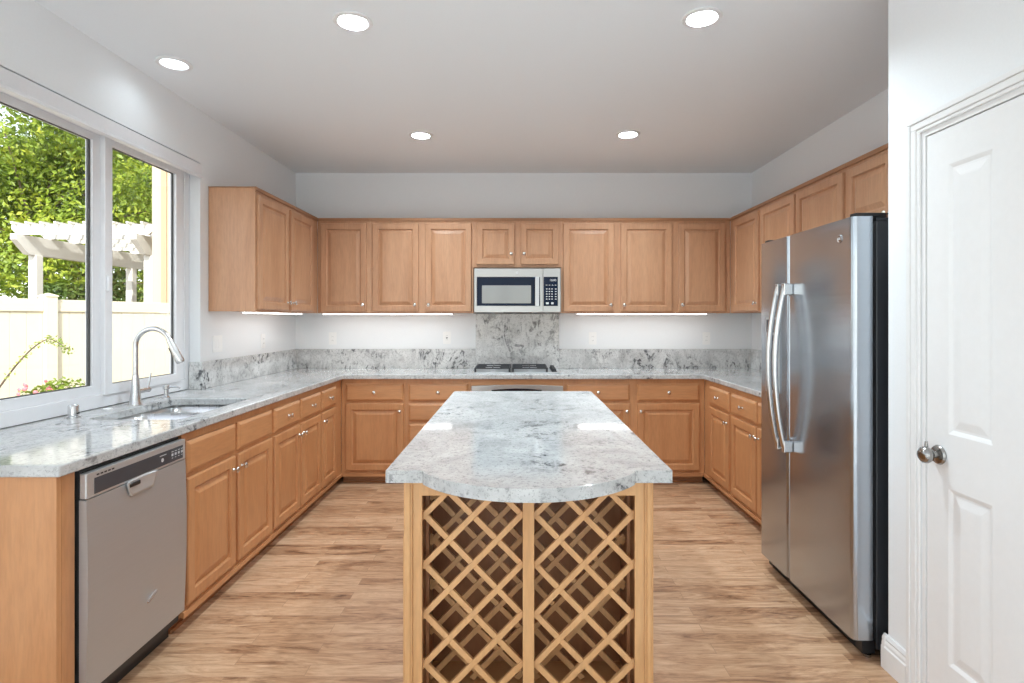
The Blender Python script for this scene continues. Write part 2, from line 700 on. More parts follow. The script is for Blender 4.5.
# ---- sink window
fr = frW(-2.155)
b = BM()
prism(b, [rect(WY0, WY1 - 0.004, CT + 0.003, 2.385), rect(2.05, 3.672, 0.985, 2.33)], 0.0, -0.07, fr)
win = struct('window_1', b, VINYL, bevel=0.003)
b = BM()     # fixed lite on the left
prism(b, [rect(2.05, 2.945, 0.985, 2.33), rect(2.095, 2.890, 1.033, 2.292)], -0.012, -0.05, fr)
sl = obj('fixed_sash', b, VINYL, win, bevel=0.002)
b = BM()
prism(b, [rect(2.093, 2.893, 1.030, 2.295), rect(2.102, 2.876, 1.038, 2.288)], -0.024, -0.034, fr)
obj('gasket', b, GASKET, sl)
b = BM(); fbox(b, fr, 2.095, 2.890, 1.033, 2.292, -0.030, -0.034)
obj('glass_pane', b, GLASS, sl)
b = BM()     # sliding sash on the right, sits proud
prism(b, [rect(2.945, 3.615, 0.978, 2.335), rect(3.000, 3.560, 1.030, 2.290)], 0.012, -0.03, fr)
sr = obj('sliding_sash', b, VINYL, win, bevel=0.003)
b = BM()
prism(b, [rect(2.998, 3.562, 1.028, 2.292), rect(3.006, 3.548, 1.034, 2.285)], -0.006, -0.014, fr)
obj('gasket', b, GASKET, sr)
b = BM(); fbox(b, fr, 3.0, 3.56, 1.03, 2.29, -0.010, -0.013)
obj('glass_pane', b, GLASS, sr)
b = BM(); fbox(b, fr, 3.615, 3.674, 0.985, 2.33, -0.006, -0.04)
obj('jamb_stop', b, VINYL, win, bevel=0.003)
b = BM(); fbox(b, fr, 2.953, 2.972, 1.52, 1.60, 0.012, 0.026)
obj('latch', b, VINYL, win, bevel=0.004)

# shade valance over the window
t = thing('roller_shade', 'white roller shade headrail running along the top of the sink window', 'window shade', (XL + 0.02, 2.86, 2.35))
b = BM(); prism(b, [[(XL - 0.004, 2.300), (XL + 0.030, 2.300), (XL + 0.030, 2.312), (XL + 0.014, 2.322), (XL + 0.014, 2.386), (XL + 0.010, 2.390), (XL - 0.004, 2.390)]],
                2.004, WY1 - 0.006, lambda u, v, w: (u, w, v))
obj('valance', b, VINYL, t, bevel=0.002)
b = BM(); tube(b, [(XL - 0.035, 2.011, 2.345), (XL - 0.035, 3.703, 2.345)], 0.022, 14)
obj('rolled_fabric', b, TRIM, t, smooth=True)
for y in (2.004, 3.704):
    b = BM(); box(b, XL - 0.064, XL - 0.0045, y, y + 0.006, 2.318, 2.388)
    obj('end_bracket', b, VINYL, t, bevel=0.002)

# ---- pantry door, casing, baseboards
fr = frE(XD)
b = BM()
cw = 0.055


def casing_side(u_in, s):
    # stepped profile across the width, outermost thick
    out = []
    for a, c, th in ((0.0, 0.013, 0.010), (0.013, 0.037, 0.015), (0.037, cw, 0.020)):
        out.append((u_in + s * a, u_in + s * c, th))
    return out


for u_in, s in ((DY1 + 0.004, 1), (DY0 - 0.004, -1)):
    for a, c, th in casing_side(u_in, s):
        fbox(b, fr, min(a, c), max(a, c), 0.0, DZ + 0.004 + (abs(a - u_in) if True else 0), 0.0005, th)
for a, c, th in ((0.0, 0.013, 0.010), (0.013, 0.037, 0.015), (0.037, cw, 0.020)):
    fbox(b, fr, DY0 - 0.004 - c, DY1 + 0.004 + c, DZ + 0.004 + a, DZ + 0.004 + c, 0.0005, th)
struct('trim_1', b, TRIM, bevel=0.003)
b = BM()
prism(b, [[(DY0, 0), (DY0 + 0.014, 0), (DY0 + 0.014, DZ - 0.014), (DY1 - 0.014, DZ - 0.014), (DY1 - 0.014, 0), (DY1, 0), (DY1, DZ), (DY0, DZ)]], 0.0, -0.12, fr)
struct('trim_2', b, TRIM)

b = BM()
frd = frE(XD + 0.004)
d0, d1, dz0, dz1 = DY0 + 0.018, DY1 - 0.018, 0.008, DZ - 0.018
mid = (d0 + d1) / 2
pans = []
for a, c in ((d0 + 0.099, mid - 0.064), (mid + 0.064, d1 - 0.099)):
    pans.append((a, c, 0.20, 0.80))
    pans.append((a, c, 0.985, 1.900))
prism(b, [rect(d0, d1, dz0, dz1)] + [rect(*p) for p in pans], -0.035, 0.0, frd)
for p in pans:
    rings(b, frd, *p, [(0.0, 0.0), (0.008, -0.003), (0.014, -0.006), (0.022, -0.006), (0.046, -0.002), (0.052, -0.0015)], close_back=False)
    rings(b, frd, *p, [(0.0, -0.035), (0.01, -0.028)], close_back=False)
dr = struct('door_1', b, TRIM)
ky, kz = 1.960, 0.905
b = BM()
lathe(b, [(0.0, 0.0), (0.033, 0.0005), (0.034, 0.004), (0.030, 0.010), (0.018, 0.013), (0.0, 0.014)], (XD + 0.003, ky, kz), '-X', 28)
k = obj('door_knob', b, KNOBM, dr, smooth=True)
b = BM()
lathe(b, [(0.0, 0.012), (0.012, 0.012), (0.011, 0.024), (0.015, 0.029), (0.025, 0.036), (0.029, 0.047), (0.027, 0.058), (0.019, 0.065), (0.008, 0.067), (0.0, 0.067)], (XD + 0.003, ky, kz), '-X', 28)
obj('grip', b, KNOBM, k, smooth=True)
b = BM(); tube(b, [(XD - 0.040, ky + 0.004, kz + 0.024), (XD - 0.040, ky + 0.004, kz + 0.046)], [0.006, 0.0045], 10)
obj('thumb_tab', b, KNOBM, k, smooth=True)


def baseboard(name, path):
    """profile swept along straight runs: path = list of (fr, u0, u1)"""
    b = BM()
    prof = [(0.0, 0.0), (0.018, 0.0), (0.018, 0.085), (0.014, 0.090), (0.014, 0.100), (0.010, 0.112), (0.012, 0.118), (0.006, 0.132), (0.0, 0.133)]
    for fr_, u0, u1 in path:
        A = [b.verts.new(fr_(u0, z, w + 0.0005)) for w, z in prof]
        B = [b.verts.new(fr_(u1, z, w + 0.0005)) for w, z in prof]
        for i in range(len(prof)):
            j = (i + 1) % len(prof)
            b.faces.new((A[i], A[j], B[j], B[i]))
        b.faces.new(A); b.faces.new(B)
    return struct(name, b, TRIM)


baseboard('baseboard_right', [(frE(XD), DY1 + 0.062, YD + 0.018), (frE(XD), YR, DY0 - 0.062), (lambda u, v, w: (u, YD + w, v), XD - 0.018, XD + 0.20)])
baseboard('baseboard_left', [(frW(XL), YR, 1.78)])

# ------------------------------------------------------------------ recessed downlights
DLAB = ['recessed downlight in the ceiling before the island, nearer the window',
        'recessed downlight in the ceiling nearest the refrigerator and pantry door',
        'recessed downlight in the ceiling beside the window wall',
        'recessed downlight in the ceiling near the back wall, above and left of the microwave',
        'recessed downlight in the ceiling near the back wall, above and right of the microwave']


def downlight(x, y, lab, w):
    t = thing('recessed_light', lab, 'ceiling light', (x, y, H), 'recessed ceiling lights' if lab else None)
    b = BM()
    lathe(b, [(0.066, 0.002), (0.088, 0.0), (0.090, -0.004), (0.086, -0.008), (0.068, -0.009), (0.0635, -0.002), (0.0635, 0.004)], (x, y, H - 0.0005), 'Z', 36)
    bmesh.ops.delete(b, geom=[f for f in b.faces if len(f.verts) > 4], context='FACES')
    obj('trim_ring', b, TRIM, t, smooth=True)
    b = BM()
    lathe(b, [(0.0625, 0.0), (0.060, 0.03), (0.050, 0.055)], (x, y, H - 0.004), 'Z', 36)
    bmesh.ops.delete(b, geom=[f for f in b.faces if len(f.verts) > 4], context='FACES')
    obj('reflector', b, TRIM, t, smooth=True)
    b = BM(); lathe(b, [(0.0, 0.046), (0.052, 0.046), (0.052, 0.054), (0.0, 0.054)], (x, y, H), 'Z', 32)
    obj('lens', b, LENS, t)
    lamp_area('downlight_lamp', (x, y, H + 0.040), w, 'DISK', 0.095, color=(0.78, 0.92, 1.0))


for (x, y), lab in zip(DL, DLAB):
    downlight(x, y, lab, DOWNLIGHT_W * (0.04 if x < -1.5 else 1.0))

# ------------------------------------------------------------------ cabinets
DOOR_P = [(0.0, 0.0), (0.0, 0.013), (0.002, 0.0175), (0.006, 0.0195), (0.050, 0.0195), (0.053, 0.0165), (0.055, 0.0070), (0.061, 0.0055), (0.088, 0.0165), (0.091, 0.0175)]
DRAW_P = [(0.0, 0.0), (0.0, 0.009), (0.004, 0.013), (0.012, 0.0175), (0.017, 0.0195)]
SMALL_P = [(0.0, 0.0), (0.0, 0.013), (0.002, 0.0175), (0.006, 0.0195), (0.046, 0.0195), (0.049, 0.0165), (0.051, 0.0070), (0.056, 0.0055), (0.080, 0.0165), (0.083, 0.0175)]
KPROF = [(0.0, 0.0), (0.0085, 0.0), (0.0065, 0.004), (0.0055, 0.012), (0.0095, 0.016), (0.0145, 0.019), (0.0155, 0.023), (0.0125, 0.0275), (0.006, 0.0295), (0.0, 0.030)]
AX = {'N': '-Y', 'W': 'X', 'E': '-X'}
FR = {'N': frN, 'W': frW, 'E': frE}


def knob(face, plane, u, v, parent, w=0.0195):
    b = BM()
    o = FR[face](plane)(u, v, w + 0.0005)
    lathe(b, KPROF, o, AX[face], 16)
    return obj('knob', b, NICKEL, parent, smooth=True, label='satin nickel round knob')


def cabinet(name, label, cat, face, plane, u0, u1, z0, z1, depth, doors=(), drawers=(), toe=False, crown=False, crown_ends=(0, 0),
            mats=(None, None), group=None, frame_z0=None, crown_u=None):
    wv, wh = (BV, BH) if toe else (WV, WH)
    fr = FR[face](plane)
    c = fr((u0 + u1) / 2, z0, -depth / 2)
    t = thing(name, label, cat, c, group)
    fz0 = z0 if frame_z0 is None else frame_z0
    ft = 0.02
    fr_ = fr
    # carcass: an open-fronted box
    b = BM(); p = 0.016; g = 0.001
    fbox(b, fr, u0 + g, u0 + p, fz0, z1, -ft, -depth)
    fbox(b, fr, u1 - p, u1 - g, fz0, z1, -ft, -depth)
    fbox(b, fr, u0 + p, u1 - p, fz0 + 0.004, fz0 + 0.02, -ft, -depth)
    if not toe:
        fbox(b, fr, u0 + p, u1 - p, z1 - p, z1, -ft, -depth)
    fbox(b, fr, u0 + p, u1 - p, fz0 + 0.02, z1 - p, -depth + 0.008, -depth)
    obj('carcass', b, wv, t)
    # face frame with an opening behind every door and drawer
    b = BM()
    hol = [rect(d[0] + 0.014, d[1] - 0.014, d[2] + 0.014, d[3] - 0.014) for d in list(doors) + list(drawers)]
    prism(b, [rect(u0 + 0.0005, u1 - 0.0005, fz0, z1)] + hol, -ft, 0.0, fr)
    obj('face_frame', b, wv, t)
    for d in doors:
        b = BM()
        rings(b, fr, d[0], d[1], d[2], d[3], SMALL_P if min(d[1] - d[0], d[3] - d[2]) < 0.3 else DOOR_P)
        o = obj('door', b, wv, t)
        if d[4]:
            knob(face, plane, d[4][0], d[4][1], o)
    for d in drawers:
        b = BM()
        rings(b, fr, d[0], d[1], d[2], d[3], DRAW_P)
        o = obj('drawer_front', b, wh, t)
        if d[4]:
            knob(face, plane, (d[0] + d[1]) / 2, (d[2] + d[3]) / 2, o)
    if toe:
        b = BM(); fbox(b, fr, u0 + 0.001, u1 - 0.001, 0.0, fz0, -0.055, -0.073)
        fbox(b, fr, u0 + 0.001, u1 - 0.001, 0.0, 0.016, -0.043, -0.055)
        obj('toe_kick', b, TOE, t)
        ru0 = u0 + (0.0135 if face == 'N' and u0 < FL + 0.01 else 0.0005)
        ru1 = u1 - (0.0135 if face == 'N' and u1 > FRR - 0.01 else 0.0005)
        b = BM(); fbox(b, fr, ru0, ru1, fz0 - 0.006, fz0 + 0.022, 0.0005, 0.012)
        obj('base_rail', b, BH, t, bevel=0.002)
    if crown:
        b = BM()
        cu0, cu1 = crown_u if crown_u else (u0, u1)
        prism(b, [rect(cu0, cu1, z1 - 0.020, z1 + 0.006)], 0.0005, 0.010, fr)
        fbox(b, fr, cu0, cu1, z1 + 0.0005, z1 + 0.006, 0.0, -depth)
        obj('crown_strip', b, TOE, t, bevel=0.002)  # darker wood puts the shadow line along the cabinet top into the colour
    return t


# vertical layout
DRZ0, DRZ1 = 0.693, 0.836
BDZ0, BDZ1 = 0.116, 0.672
BZ = 0.07
FL, FB_, FRR = -1.465, 4.72, 1.565     # base face planes
DEPB = 0.605
UDZ0, UDZ1 = 1.440, 2.220


def kd(u0, u1, side, z=None):
    return ((u1 - 0.030) if side == 'r' else (u0 + 0.030), z)


def bdoor(u0, u1, side):
    return (u0, u1, BDZ0, BDZ1, ((u1 - 0.028) if side == 'r' else (u0 + 0.028), 0.607))


def bdraw(u0, u1, k=True):
    return (u0, u1, DRZ0, DRZ1, k)


def udoor(u0, u1, side, z0=UDZ0, z1=UDZ1, kz=None):
    return (u0, u1, z0, z1, ((u1 - 0.030) if side == 'r' else (u0 + 0.030), (z0 + 0.060) if kz is None else kz))


# left run (faces +X): u = Y
cabinet('base_cabinet', 'maple sink base cabinet right beside the dishwasher with two blank drawer fronts', 'cabinet', 'W', FL, 2.470, 3.370, 0, CB - 0.001, DEPB,
        [bdoor(2.490, 2.915, 'r'), bdoor(2.946, 3.352, 'l')], [bdraw(2.490, 2.915, False), bdraw(2.946, 3.352, False)], True, frame_z0=BZ)
cabinet('base_cabinet', 'maple two-door two-drawer base cabinet between the sink cabinet and the corner, window side', 'cabinet', 'W', FL, 3.370, 4.200, 0, CB - 0.001, DEPB,
        [bdoor(3.386, 3.784, 'r'), bdoor(3.804, 4.188, 'l')], [bdraw(3.386, 3.784), bdraw(3.804, 4.188)], True, frame_z0=BZ)
cabinet('base_cabinet', 'narrow maple base cabinet with one door in the window-side corner', 'cabinet', 'W', FL, 4.200, 4.718, 0, CB - 0.001, DEPB,
        [bdoor(4.214, 4.542, 'l')], [bdraw(4.214, 4.542)], True, frame_z0=BZ)
# back run (faces -Y): u = X
cabinet('base_cabinet', 'maple base cabinet with one drawer and one door on the back wall, window-side corner', 'cabinet', 'N', FB_, FL + 0.001, -0.925, 0, CB - 0.001, DEPB - 0.001,
        [bdoor(-1.425, -0.945, 'r')], [bdraw(-1.425, -0.945)], True, frame_z0=BZ)
bk = [(-0.902, -0.407, DRZ0, DRZ1, True), (-0.902, -0.407, 0.526, 0.672, True), (-0.902, -0.407, 0.322, 0.505, True), (-0.902, -0.407, 0.116, 0.301, True)]
cabinet('drawer_cabinet', 'maple bank of stacked drawers immediately to the left of the oven', 'cabinet', 'N', FB_, -0.925, -0.388, 0, CB - 0.001, DEPB - 0.001, [], bk, True, frame_z0=BZ)
cabinet('base_cabinet', 'wide maple base cabinet with two doors immediately to the right of the oven', 'cabinet', 'N', FB_, 0.390, FRR - 0.001, 0, CB - 0.001, DEPB - 0.001,
        [bdoor(0.410, 0.938, 'r'), bdoor(1.000, 1.516, 'l')], [bdraw(0.410, 0.938), bdraw(1.000, 1.516)], True, frame_z0=BZ)
# right run (faces -X): u = Y
cabinet('base_cabinet', 'maple base cabinet with a single door in the refrigerator-side corner', 'cabinet', 'E', FRR, 4.120, 4.718, 0, CB - 0.001, DEPB,
        [bdoor(4.146, 4.565, 'l')], [bdraw(4.146, 4.565)], True, frame_z0=BZ)
cabinet('base_cabinet', 'maple two-door base cabinet partly hidden behind the refrigerator', 'cabinet', 'E', FRR, 3.170, 4.120, 0, CB - 0.001, DEPB,
        [bdoor(3.672, 4.096, 'l'), bdoor(3.225, 3.650, 'r')], [bdraw(3.672, 4.096), bdraw(3.225, 3.650)], True, frame_z0=BZ)

# oven surround + oven
t = thing('oven_cabinet', 'maple surround with a plain rail above the built-in oven', 'cabinet', (0, 5.02, 0))
fr = frN(FB_)
b = BM(); prism(b, [rect(-0.387, 0.389, BZ, CB - 0.001), rect(-0.374, 0.378, 0.10, 0.816)], -0.02, 0.0, fr); obj('face_frame', b, BH, t)
b = BM(); fbox(b, fr, -0.387, -0.376, BZ, CB - 0.001, -0.021, -0.60); fbox(b, fr, 0.380, 0.389, BZ, CB - 0.001, -0.021, -0.60)
fbox(b, fr, -0.376, 0.380, BZ, BZ + 0.016, -0.021, -0.60); obj('carcass', b, BV, t)
b = BM(); fbox(b, fr, -0.386, 0.388, 0.0, BZ, -0.055, -0.073); obj('toe_kick', b, TOE, t)
t = thing('built_in_oven', 'stainless steel built-in oven under the cooktop, mostly hidden by the island', 'oven', (0, 4.95, 0.10))
b = BM(); fbox(b, fr, -0.370, 0.374, 0.104, 0.812, -0.005, -0.52); obj('body', b, CASTI, t)
b = BM()
prism(b, [[(-0.378, 0.705), (0.382, 0.705), (0.382, 0.818), (0.19, 0.826), (0.0, 0.828), (-0.19, 0.826), (-0.378, 0.818)]], 0.002, 0.030, fr)
cp = obj('control_panel', b, STEELM, t, bevel=0.004)
b = BM(); prism(b, [[(-0.21, 0.768), (0.205, 0.768), (0.205, 0.788), (0.1, 0.796), (0.0, 0.798), (-0.1, 0.796), (-0.21, 0.788)]], 0.0305, 0.033, fr)
obj('display', b, BGLASS, cp)
b = BM(); prism(b, [rect(-0.378, 0.382, 0.110, 0.698), rect(-0.25, 0.25, 0.26, 0.56)], 0.002, 0.030, fr); od = obj('oven_door', b, STEELM, t, bevel=0.003)
b = BM(); fbox(b, fr, -0.2495, 0.2495, 0.2605, 0.5595, 0.010, 0.026); obj('window', b, BGLASS, od)
b = BM(); tube(b, [(-0.30, FB_ - 0.03, 0.64), (-0.30, FB_ - 0.07, 0.64)], 0.008, 10); tube(b, [(0.30, FB_ - 0.03, 0.64), (0.30, FB_ - 0.07, 0.64)], 0.008, 10)
tube(b, [(-0.33, FB_ - 0.072, 0.64), (0.33, FB_ - 0.072, 0.64)], 0.011, 12); obj('handle', b, CHROME, od, smooth=True)

# peninsula end panel next to the dishwasher
t = thing('end_panel', 'maple end panel closing the counter run before the dishwasher', 'cabinet panel', (-1.77, 1.84, 0))
b = BM(); box(b, -2.08, FL, 1.800, 1.820, 0.0, CB - 0.001); obj('panel', b, BV, t, bevel=0.001)
b = BM(); box(b, FL - 0.02, FL, 1.8205, 1.875, 0.0, CB - 0.001); obj('filler_strip', b, BV, t, bevel=0.001)

# upper cabinets, left
UL, UBK, URR = -1.767, 5.015, 1.890
UDEP = 0.308
cabinet('wall_cabinet', 'maple wall cabinet between the window and the corner, its plain side facing out', 'cabinet', 'W', UL, 3.819, 5.012, UB, UT, abs(XL - UL) - 0.003,
        [udoor(3.842, 4.345, 'r'), udoor(4.392, 4.872, 'l')], (), False, True, crown_u=(3.811, 5.003))
cabinet('wall_cabinet', 'single-door maple wall cabinet at the window end of the back wall', 'cabinet', 'N', UBK, UL + 0.001, -1.300, UB, UT, UDEP,
        [udoor(-1.735, -1.330, 'r')], (), False, True)
cabinet('wall_cabinet', 'two-door maple wall cabinet on the back wall just left of the microwave', 'cabinet', 'N', UBK, -1.300, -0.386, UB, UT, UDEP,
        [udoor(-1.278, -0.870, 'r'), udoor(-0.811, -0.403, 'l')], (), False, True)
cabinet('wall_cabinet', 'short two-door maple wall cabinet above the microwave', 'cabinet', 'N', UBK, -0.386, 0.390, 1.832, UT, UDEP,
        [udoor(-0.357, -0.022, 'r', 1.855, UDZ1, 1.95), udoor(0.032, 0.367, 'l', 1.855, UDZ1, 1.95)], (), False, True)
cabinet('wall_cabinet', 'two-door maple wall cabinet on the back wall just right of the microwave', 'cabinet', 'N', UBK, 0.390, 1.402, UB, UT, UDEP,
        [udoor(0.409, 0.858, 'r'), udoor(0.916, 1.371, 'l')], (), False, True)
cabinet('wall_cabinet', 'single-door maple wall cabinet at the refrigerator end of the back wall', 'cabinet', 'N', UBK, 1.402, URR - 0.001, UB, UT, UDEP,
        [udoor(1.427, 1.840, 'l')], (), False, True)
UDR = abs(XR - URR) - 0.003
cabinet('wall_cabinet', 'single-door maple wall cabinet on the refrigerator wall next to the corner', 'cabinet', 'E', URR, 4.380, 5.012, UB, UT, UDR,
        [udoor(4.402, 4.906, 'l')], (), False, True, crown_u=(4.380, 5.003))
cabinet('wall_cabinet', 'two-door maple wall cabinet on the refrigerator wall, its lower half behind the refrigerator', 'cabinet', 'E', URR, 3.240, 4.380, UB, UT, UDR,
        [udoor(3.830, 4.360, 'l'), udoor(3.260, 3.803, 'r')], (), False, True)
cabinet('wall_cabinet', 'short maple wall cabinet directly above the refrigerator', 'cabinet', 'E', URR, 2.260, 3.240, 1.872, UT, UDR,
        [udoor(2.825, 3.220, 'l', 1.893, UDZ1, 1.909), udoor(2.395, 2.785, 'r', 1.893, UDZ1, 1.909)], (), False, True)

# ------------------------------------------------------------------ worktop, splash
t = thing('worktop', 'grey and white speckled granite worktop running round three walls', 'countertop', (0, 5.0, CB))
CL, CBK, CR = -1.438, 4.684, 1.545
SX0, SX1, SY0, SY1 = -1.985, -1.548, 2.60, 3.285
b = BM()
outer = [(-2.083, 1.778), (CL, 1.778), (CL, CBK), (CR, CBK), (CR, 3.165), (XR - 0.002, 3.165), (XR - 0.002, YB - 0.002), (-2.083, YB - 0.002), (-2.083, WY1 - 0.002),
         (-2.225, WY1 - 0.002), (-2.225, WY0 + 0.002), (-2.083, WY0 + 0.002)]
prism(b, [outer, rrect(SX0, SX1, SY0, SY1, 0.05)], CB, CT, frUp)
obj('slab', b, GRAN, t, bevel=0.006, seg=3)
SPT = 1.093
b = BM(); box(b, XL + 0.001, XL + 0.021, WY1 + 0.001, YB - 0.022, CT + 0.0005, SPT); obj('side_splash', b, GRANS, t, bevel=0.0015)
b = BM(); box(b, -2.150, XL + 0.021, WY1 - 0.018, WY1 - 0.0005, CT + 0.0005, SPT); obj('return_splash', b, GRANS, t, bevel=0.0015)
b = BM(); box(b, XL + 0.001, -0.388, YB - 0.021, YB - 0.001, CT + 0.0005, SPT); obj('back_splash', b, GRANS, t, bevel=0.0015)
b = BM(); box(b, 0.396, XR - 0.001, YB - 0.021, YB - 0.001, CT + 0.0005, SPT); obj('back_splash', b, GRANS, t, bevel=0.0015)
b = BM(); box(b, XR - 0.021, XR - 0.001, 3.17, YB - 0.022, CT + 0.0005, SPT); obj('side_splash', b, GRANS, t, bevel=0.0015)
t = thing('cooktop_splash', 'tall veined granite panel between the cooktop and the microwave', 'backsplash', (0, YB - 0.012, CT))
b = BM(); box(b, -0.387, 0.395, YB - 0.024, YB - 0.001, CT + 0.0005, 1.425); obj('slab', b, GRANS, t, bevel=0.0015)

# sink: two undermount bowls
t = thing('sink', 'stainless double-bowl undermount sink set into the granite below the window', 'sink', (-1.77, 2.94, 0.70))


def bowl(y0, y1, dz):
    b = BM()
    lv = [(0.0, CB - 0.002), (0.006, CB - 0.05), (0.012, CB - dz + 0.03), (0.035, CB - dz)]
    prev = None
    for ins, z in lv:
        ring = [b.verts.new((p[0], p[1], z)) for p in rrect(SX0 - 0.006 + ins, SX1 + 0.006 - ins, y0 + ins, y1 - ins, 0.05)]
        if prev:
            for i in range(len(ring)):
                j = (i + 1) % len(ring)
                b.faces.new((prev[i], prev[j], ring[j], ring[i]))
        prev = ring
    b.faces.new(prev)
    o = obj('bowl', b, STEELS, t, smooth=True)
    md = o.modifiers.new('thick', 'SOLIDIFY'); md.thickness = 0.0015; md.offset = 1
    b = BM(); lathe(b, [(0.0, 0.004), (0.02, 0.004), (0.040, 0.003), (0.042, 0.0)], ((SX0 + SX1) / 2 - 0.06, (y0 + y1) / 2, CB - dz + 0.0005), 'Z', 24)
    obj('drain', b, CHROME, o, smooth=True)


bowl(SY0 - 0.006, 2.985, 0.20)
bowl(3.013, SY1 + 0.006, 0.16)
b = BM()
prism(b, [rrect(SX0 - 0.03, SX1 + 0.03, SY0 - 0.03, SY1 + 0.03, 0.06), rrect(SX0 - 0.0065, SX1 + 0.0065, SY0 - 0.0065, 2.9855, 0.05), rrect(SX0 - 0.0065, SX1 + 0.0065, 3.0125, SY1 + 0.0065, 0.05)], CB - 0.004, CB - 0.0005, frUp)
obj('flange', b, STEELS, t)

# faucet
FX, FY = -2.045, 3.034
t = thing('faucet', 'brushed steel gooseneck pull-down faucet standing between the sink and the window', 'faucet', (FX, FY, CT))
b = BM(); lathe(b, [(0.0, 0.0005), (0.033, 0.0005), (0.033, 0.004), (0.029, 0.014), (0.022, 0.075), (0.0175, 0.135), (0.0155, 0.16), (0.0, 0.162)], (FX, FY, CT), 'Z', 28)
obj('base', b, CHROME, t, smooth=True)
b = BM()
R = 0.094
pts = [(FX, FY, CT + 0.155), (FX, FY, CT + 0.24)]
top = CT + 0.315
for i in range(0, 23):
    a = PI - (PI * 0.89) * i / 22
    pts.append((FX + R + R * math.cos(a), FY, top + R * math.sin(a)))
tube(b, pts, 0.0135, 16)
obj('gooseneck', b, CHROME, t, smooth=True)
e = Vector(pts[-1]); dv = (e - Vector(pts[-3])).normalized()
b = BM(); tube(b, [e - dv * 0.004, e + dv * 0.012, e + dv * 0.06, e + dv * 0.125, e + dv * 0.133], [0.0150, 0.0165, 0.0185, 0.0220, 0.0195], 18)
hd = obj('spray_head', b, CHROME, t, smooth=True)
b = BM(); m = e + dv * 0.06 + Vector((-0.019, 0, -0.008)); tube(b, [m - dv * 0.022, m + dv * 0.022], 0.006, 10, sq=(1.2, 0.7))
obj('spray_button', b, DARK, hd, smooth=True)
b = BM(); tube(b, [(FX, FY + 0.015, 0.985), (FX, FY + 0.085, 0.985), (FX, FY + 0.108, 0.985)], [0.013, 0.013, 0.0155], 14)
lv_ = obj('valve', b, CHROME, t, smooth=True)
b = BM(); tube(b, [(FX, FY + 0.097, 0.99), (FX + 0.004, FY + 0.108, 1.03), (FX + 0.006, FY + 0.118, 1.075)], [0.0065, 0.005, 0.004], 10)
obj('lever', b, CHROME, lv_, smooth=True)

t = thing('soap_dispenser', 'small brushed steel soap dispenser beside the faucet', 'soap dispenser', (-2.045, 3.30, CT))
b = BM(); lathe(b, [(0.0, 0.0005), (0.022, 0.0005), (0.022, 0.006), (0.013, 0.012), (0.012, 0.050), (0.018, 0.054), (0.018, 0.072), (0.014, 0.076), (0.0, 0.077)], (-2.045, 3.30, CT), 'Z', 22)
obj('pump', b, CHROME, t, smooth=True)
b = BM(); tube(b, [(-2.040, 3.30, CT + 0.064), (-1.985, 3.30, CT + 0.066), (-1.965, 3.30, CT + 0.058)], [0.006, 0.0055, 0.0045], 10)
obj('spout', b, CHROME, t, smooth=True)
t = thing('air_gap', 'short brushed steel air gap cylinder on the counter below the window', 'air gap', (-2.075, 2.648, CT))
b = BM(); lathe(b, [(0.0, 0.0005), (0.027, 0.0005), (0.027, 0.007), (0.0225, 0.010), (0.0225, 0.056), (0.020, 0.060), (0.0, 0.060)], (-2.075, 2.648, CT), 'Z', 26)
obj('cap', b, CHROME, t, smooth=True)
b = BM(); box(b, -2.054, -2.0515, 2.640, 2.656, CT + 0.018, CT + 0.024); obj('vent_slot', b, DARK, t)
t = thing('disposal_button', 'flat white disposal button set in the counter near the faucet', 'button', (-2.085, 2.88, CT))
b = BM(); lathe(b, [(0.0, 0.0005), (0.021, 0.0005), (0.021, 0.004), (0.017, 0.007), (0.0, 0.0075)], (-2.085, 2.88, CT), 'Z', 22)
obj('cap', b, TRIM, t, smooth=True)

# ------------------------------------------------------------------ dishwasher
t = thing('dishwasher', 'stainless steel dishwasher built in under the counter before the sink', 'dishwasher', (-1.75, 2.17, 0))
D0, D1 = 1.884, 2.447
fr = frW(-1.455)
b = BM(); fbox(b, fr, D0 + 0.004, D1 - 0.004, 0.075, 0.866, -0.006, -0.58); obj('tub', b, CASTI, t)
b = BM()
prof = [(-1.454, 0), (-1.428, 0)]
# door skin: slight vertical bow
N = 14
A = []
zs = [0.118 + (0.770 - 0.118) * i / N for i in range(N + 1)]
for s, y in ((0, D0), (1, D1)):
    A.append([b.verts.new((-1.438 + 0.010 * math.sin(PI * (z - 0.118) / 0.75), y, z)) for z in zs])
    A.append([b.verts.new((-1.458, y, z)) for z in zs])
for i in range(N):
    b.faces.new((A[0][i], A[2][i], A[2][i + 1], A[0][i + 1]))
    b.faces.new((A[1][i], A[3][i], A[3][i + 1], A[1][i + 1]))
    b.faces.new((A[0][i], A[0][i + 1], A[1][i + 1], A[1][i]))
    b.faces.new((A[2][i], A[2][i + 1], A[3][i + 1], A[3][i]))
for i in (0, N):
    b.faces.new((A[0][i], A[2][i], A[3][i], A[1][i]))
dd = obj('door_panel', b, STEELD, t, smooth=True)
b = BM(); prism(b, [rect(D0, D1, 0.773, 0.858)], -0.003, 0.022, fr); cp = obj('control_panel', b, STEELE, t, bevel=0.004)
b = BM(); fbox(b, fr, D0 + 0.035, D1 - 0.022, 0.782, 0.836, 0.0225, 0.0235); st = obj('control_strip', b, SLATE, cp)
b = BM()
for i in range(5):
    y = D0 + 0.045 + i * 0.018
    fbox(b, fr, y, y + 0.012, 0.842, 0.847, 0.0225, 0.0232)
obj('vent_slots', b, DARK, cp)
b = BM()
lathe(b, [(0.0, 0.0), (0.008, 0.0), (0.008, 0.0008), (0.0, 0.0008)], (-1.4312, 2.285, 0.805), 'X', 16)
